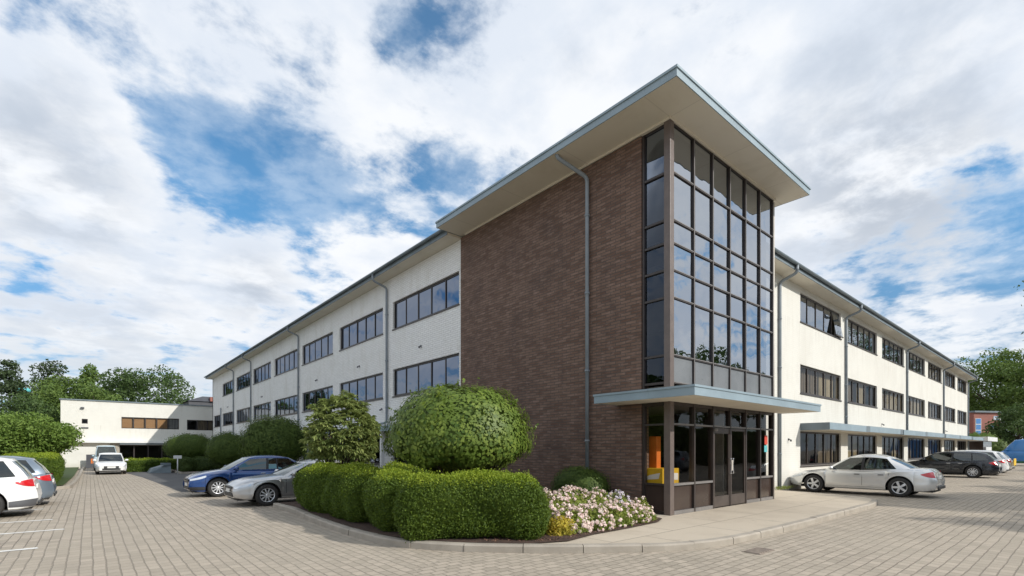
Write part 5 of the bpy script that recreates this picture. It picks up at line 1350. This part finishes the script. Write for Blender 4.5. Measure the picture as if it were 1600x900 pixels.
        if cladding:
            patch('sill_trim', lowtrim or trim, xR + Ra + .01, xF - Ra - .01, lambda t: (Z(.215), Z(.36)), sg, .008, n=12)
            patch('rear_bumper_trim', lowtrim or trim, -xf + .005, xR - Ra - .01, lambda t: (Z(.29), Z(.50) - Z(.06) * t), sg, .008, n=10)
            patch('front_bumper_trim', lowtrim or trim, xF + Ra + .01, xf - .005, lambda t: (Z(.29), Z(.42)), sg, .008, n=10)
        for xh in (xm + .16 * k, xR + Ra * .9 + .18 * k if not False else 0):
            hd = MB(); y0 = surf(xh, Z(p['belt'] - .15), sg, 0)
            hd.box((xh - .085 * k, y0[1] - .004 * sg, y0[2] - .014), (xh + .085 * k, y0[1] + .022 * sg, y0[2] + .014)); hd.build('door_handle', 'chrome' if pnt != 'car_silver' else 'grey_plastic', e, bevel=.006)
        # mirror
        mr = MB(); mx = xc - .34 * k; my = .93 * hw; mz = bz(mx) + Z(.10)
        mr.lathe([(0, -.10 * k), (.055 * k, -.09 * k), (.075 * k, -.02 * k), (.075 * k, .04 * k), (.05 * k, .09 * k), (0, .10 * k)], 12, 'Y', loc=(mx, sg * (my + .11 * k), mz))
        mr.box((mx - .03, sg * my * .96, mz - .06 * k), (mx + .03, sg * (my + .08 * k), mz - .025 * k)); o = mr.build('mirror', pnt, e)
        for xw in (xF, xR): make_wheel(e, xw, sg * (hw - .115 * k), sg, r, k, spokes=spokes)
    # ---- front and rear furniture
    fx = xf - .02; wN = float(wid[-1])
    m = MB(); m.box((fx - .02, -wN * .62, Z(p['hf'] - .27)), (fx + .012, wN * .62, Z(p['hf'] - .13)))
    m.box((fx - .02, -wN * .75, Z(.31)), (fx + .008, wN * .75, Z(.42))); m.build('grille', 'black_plastic', e, bevel=.01)
    m = MB(); m.box((fx + .012, -wN * .6, Z(p['hf'] - .205)), (fx + .018, wN * .6, Z(p['hf'] - .195))); m.lathe([(0, .0), (.05, .0), (.05, .012), (0, .012)], 16, 'Z', loc=(0, 0, 0)) if False else None; m.build('grille_bar', 'chrome', e)
    m = MB(); m.box((fx + .009, -.24 * k, Z(.44)), (fx + .016, .24 * k, Z(.55))); m.build('number_plate', 'plate_white', e)
    rx = -xf - .003
    m = MB(); pb = -xf + max(0, Z(p['tail'] - .275) - Z(.58)) * .40 * (.6 if suvish else 1); m.box((pb - .012, -.26 * k, Z(p['tail'] - .33)), (pb + .012, .26 * k, Z(p['tail'] - .22))); m.build('number_plate', plate, e)
    m = MB(); m.box((rx - .012, -float(wid[0]) * .9, Z(.30)), (rx + .02, float(wid[0]) * .9, Z(.40))); m.build('rear_bumper_trim', trim, e, bevel=.01)
    # cabin: seats, wheel
    for xs_, n_ in ((xm + .28 * k, 2), (xm - .62 * k, 2)):
        for sg in (1, -1):
            m = MB(); m.box((xs_ - .06, sg * .36 * k - .2 * k, Z(p['belt'] - .25)), (xs_ + .06, sg * .36 * k + .2 * k, Z(p['belt'] + .16)))
            m.box((xs_ - .045, sg * .36 * k - .11 * k, Z(p['belt'] + .18)), (xs_ + .045, sg * .36 * k + .11 * k, Z(p['belt'] + .34))); m.build('seat', 'grey_plastic', e, bevel=.03)
    return e

# right side: nose to the wall (+Y)
make_car('saloon_car', 'silver saloon parked nose-in beside the entrance pavement', 'sedan', 'car_silver', (11.18, -.78, 0), R(90), k=.92, kz=.97, spokes=5)
make_car('estate_car', 'black estate car parked nose-in along the right wing', 'wagon', 'car_black', (27.6, -.62, 0), R(90), k=.95, kz=.98)
make_car('hatchback_car', 'white car beyond the black estate', 'suv', 'car_white', (31.6, -.75, 0), R(90), k=.93, kz=.9)
make_car('estate_car', 'silver estate with a yellow reflective tail beyond the white car', 'wagon', 'car_silver', (36.0, -.72, 0), R(90), k=.86, kz=.98)
yt = MB(); yt.box((35.3, -2.88, .50), (36.6, -2.84, .95)); tag(yt.build('tail_cover', 'yellow_paint', bevel=.02), 'yellow reflective cover on the tail of the far silver estate', 'cover')
bv = make_car('panel_van', 'blue van with a green skirt parked at the far right edge', 'van', 'van_blue', (56.6, -2.35, 0), R(92), k=1.0, kz=1.22, panel=('side_window', 'quarter'), trim='black_plastic', cladding=True, lowtrim='green_paint', cat='van')
# left side bays: nose toward the drive (-X)
make_car('hatchback_car', 'grey hatchback half hidden by the clipped hedge', 'coupe', 'car_grey', (-4.85, 9.6, 0), R(180), k=.92, kz=.90, spokes=10)
make_car('crossover_car', 'dark blue crossover parked next to the grey hatchback', 'cross', 'car_blue', (-5.38, 13.45, 0), R(180), k=.90, kz=.84, spokes=10, cladding=True)
make_car('saloon_car', 'silver saloon mostly hidden behind the dark blue crossover', 'sedan', 'car_silver', (-4.85, 16.2, 0), R(180), k=.92, kz=.88)
# left edge: tails toward the drive
make_car('crossover_car', 'white crossover cut by the left edge of the photo', 'suv', 'car_white', (-12.85, 10.8, 0), R(180), k=.91, kz=.86, spokes=5, cladding=True, lowtrim='grey_plastic')
make_car('estate_car', 'blue-grey car with tail lights showing behind the white crossover', 'suv', 'car_bluegrey', (-12.68, 13.6, 0), R(180), k=.91, kz=.84)
make_car('estate_car', 'farther white car roof behind the blue-grey car', 'wagon', 'car_white', (-13.5, 16.4, 0), R(180), k=.91, kz=.92)
make_car('saloon_car', 'white saloon facing the camera at the far end of the drive', 'sedan', 'car_white', (-8.8, 34.9, 0), R(-90), k=.84, kz=.92)
make_car('panel_van', 'pale blue van parked behind the white saloon', 'van', 'van_pale', (-8.9, 41.5, 0), R(-90), k=.72, kz=.90, cat='van')
# cars across the yard, only seen mirrored in the entrance glass
make_car('saloon_car', 'silver saloon across the yard, seen mirrored in the entrance doors', 'sedan', 'car_silver', (9.5, -13.0, 0), R(-90), k=.95, group='cars across the yard')
make_car('crossover_car', 'white crossover across the yard, seen mirrored in the entrance glass', 'suv', 'car_white', (12.6, -13.2, 0), R(-90), k=.95, group='cars across the yard')
make_car('saloon_car', 'grey saloon across the yard, seen mirrored in the ground-floor windows', 'sedan', 'car_grey', (16.2, -13.0, 0), R(-90), k=.95, group='cars across the yard')
make_car('crossover_car', 'pale blue-grey crossover across the yard, seen mirrored in the far windows', 'suv', 'car_bluegrey', (20.5, -13.2, 0), R(-90), k=.95, group='cars across the yard')
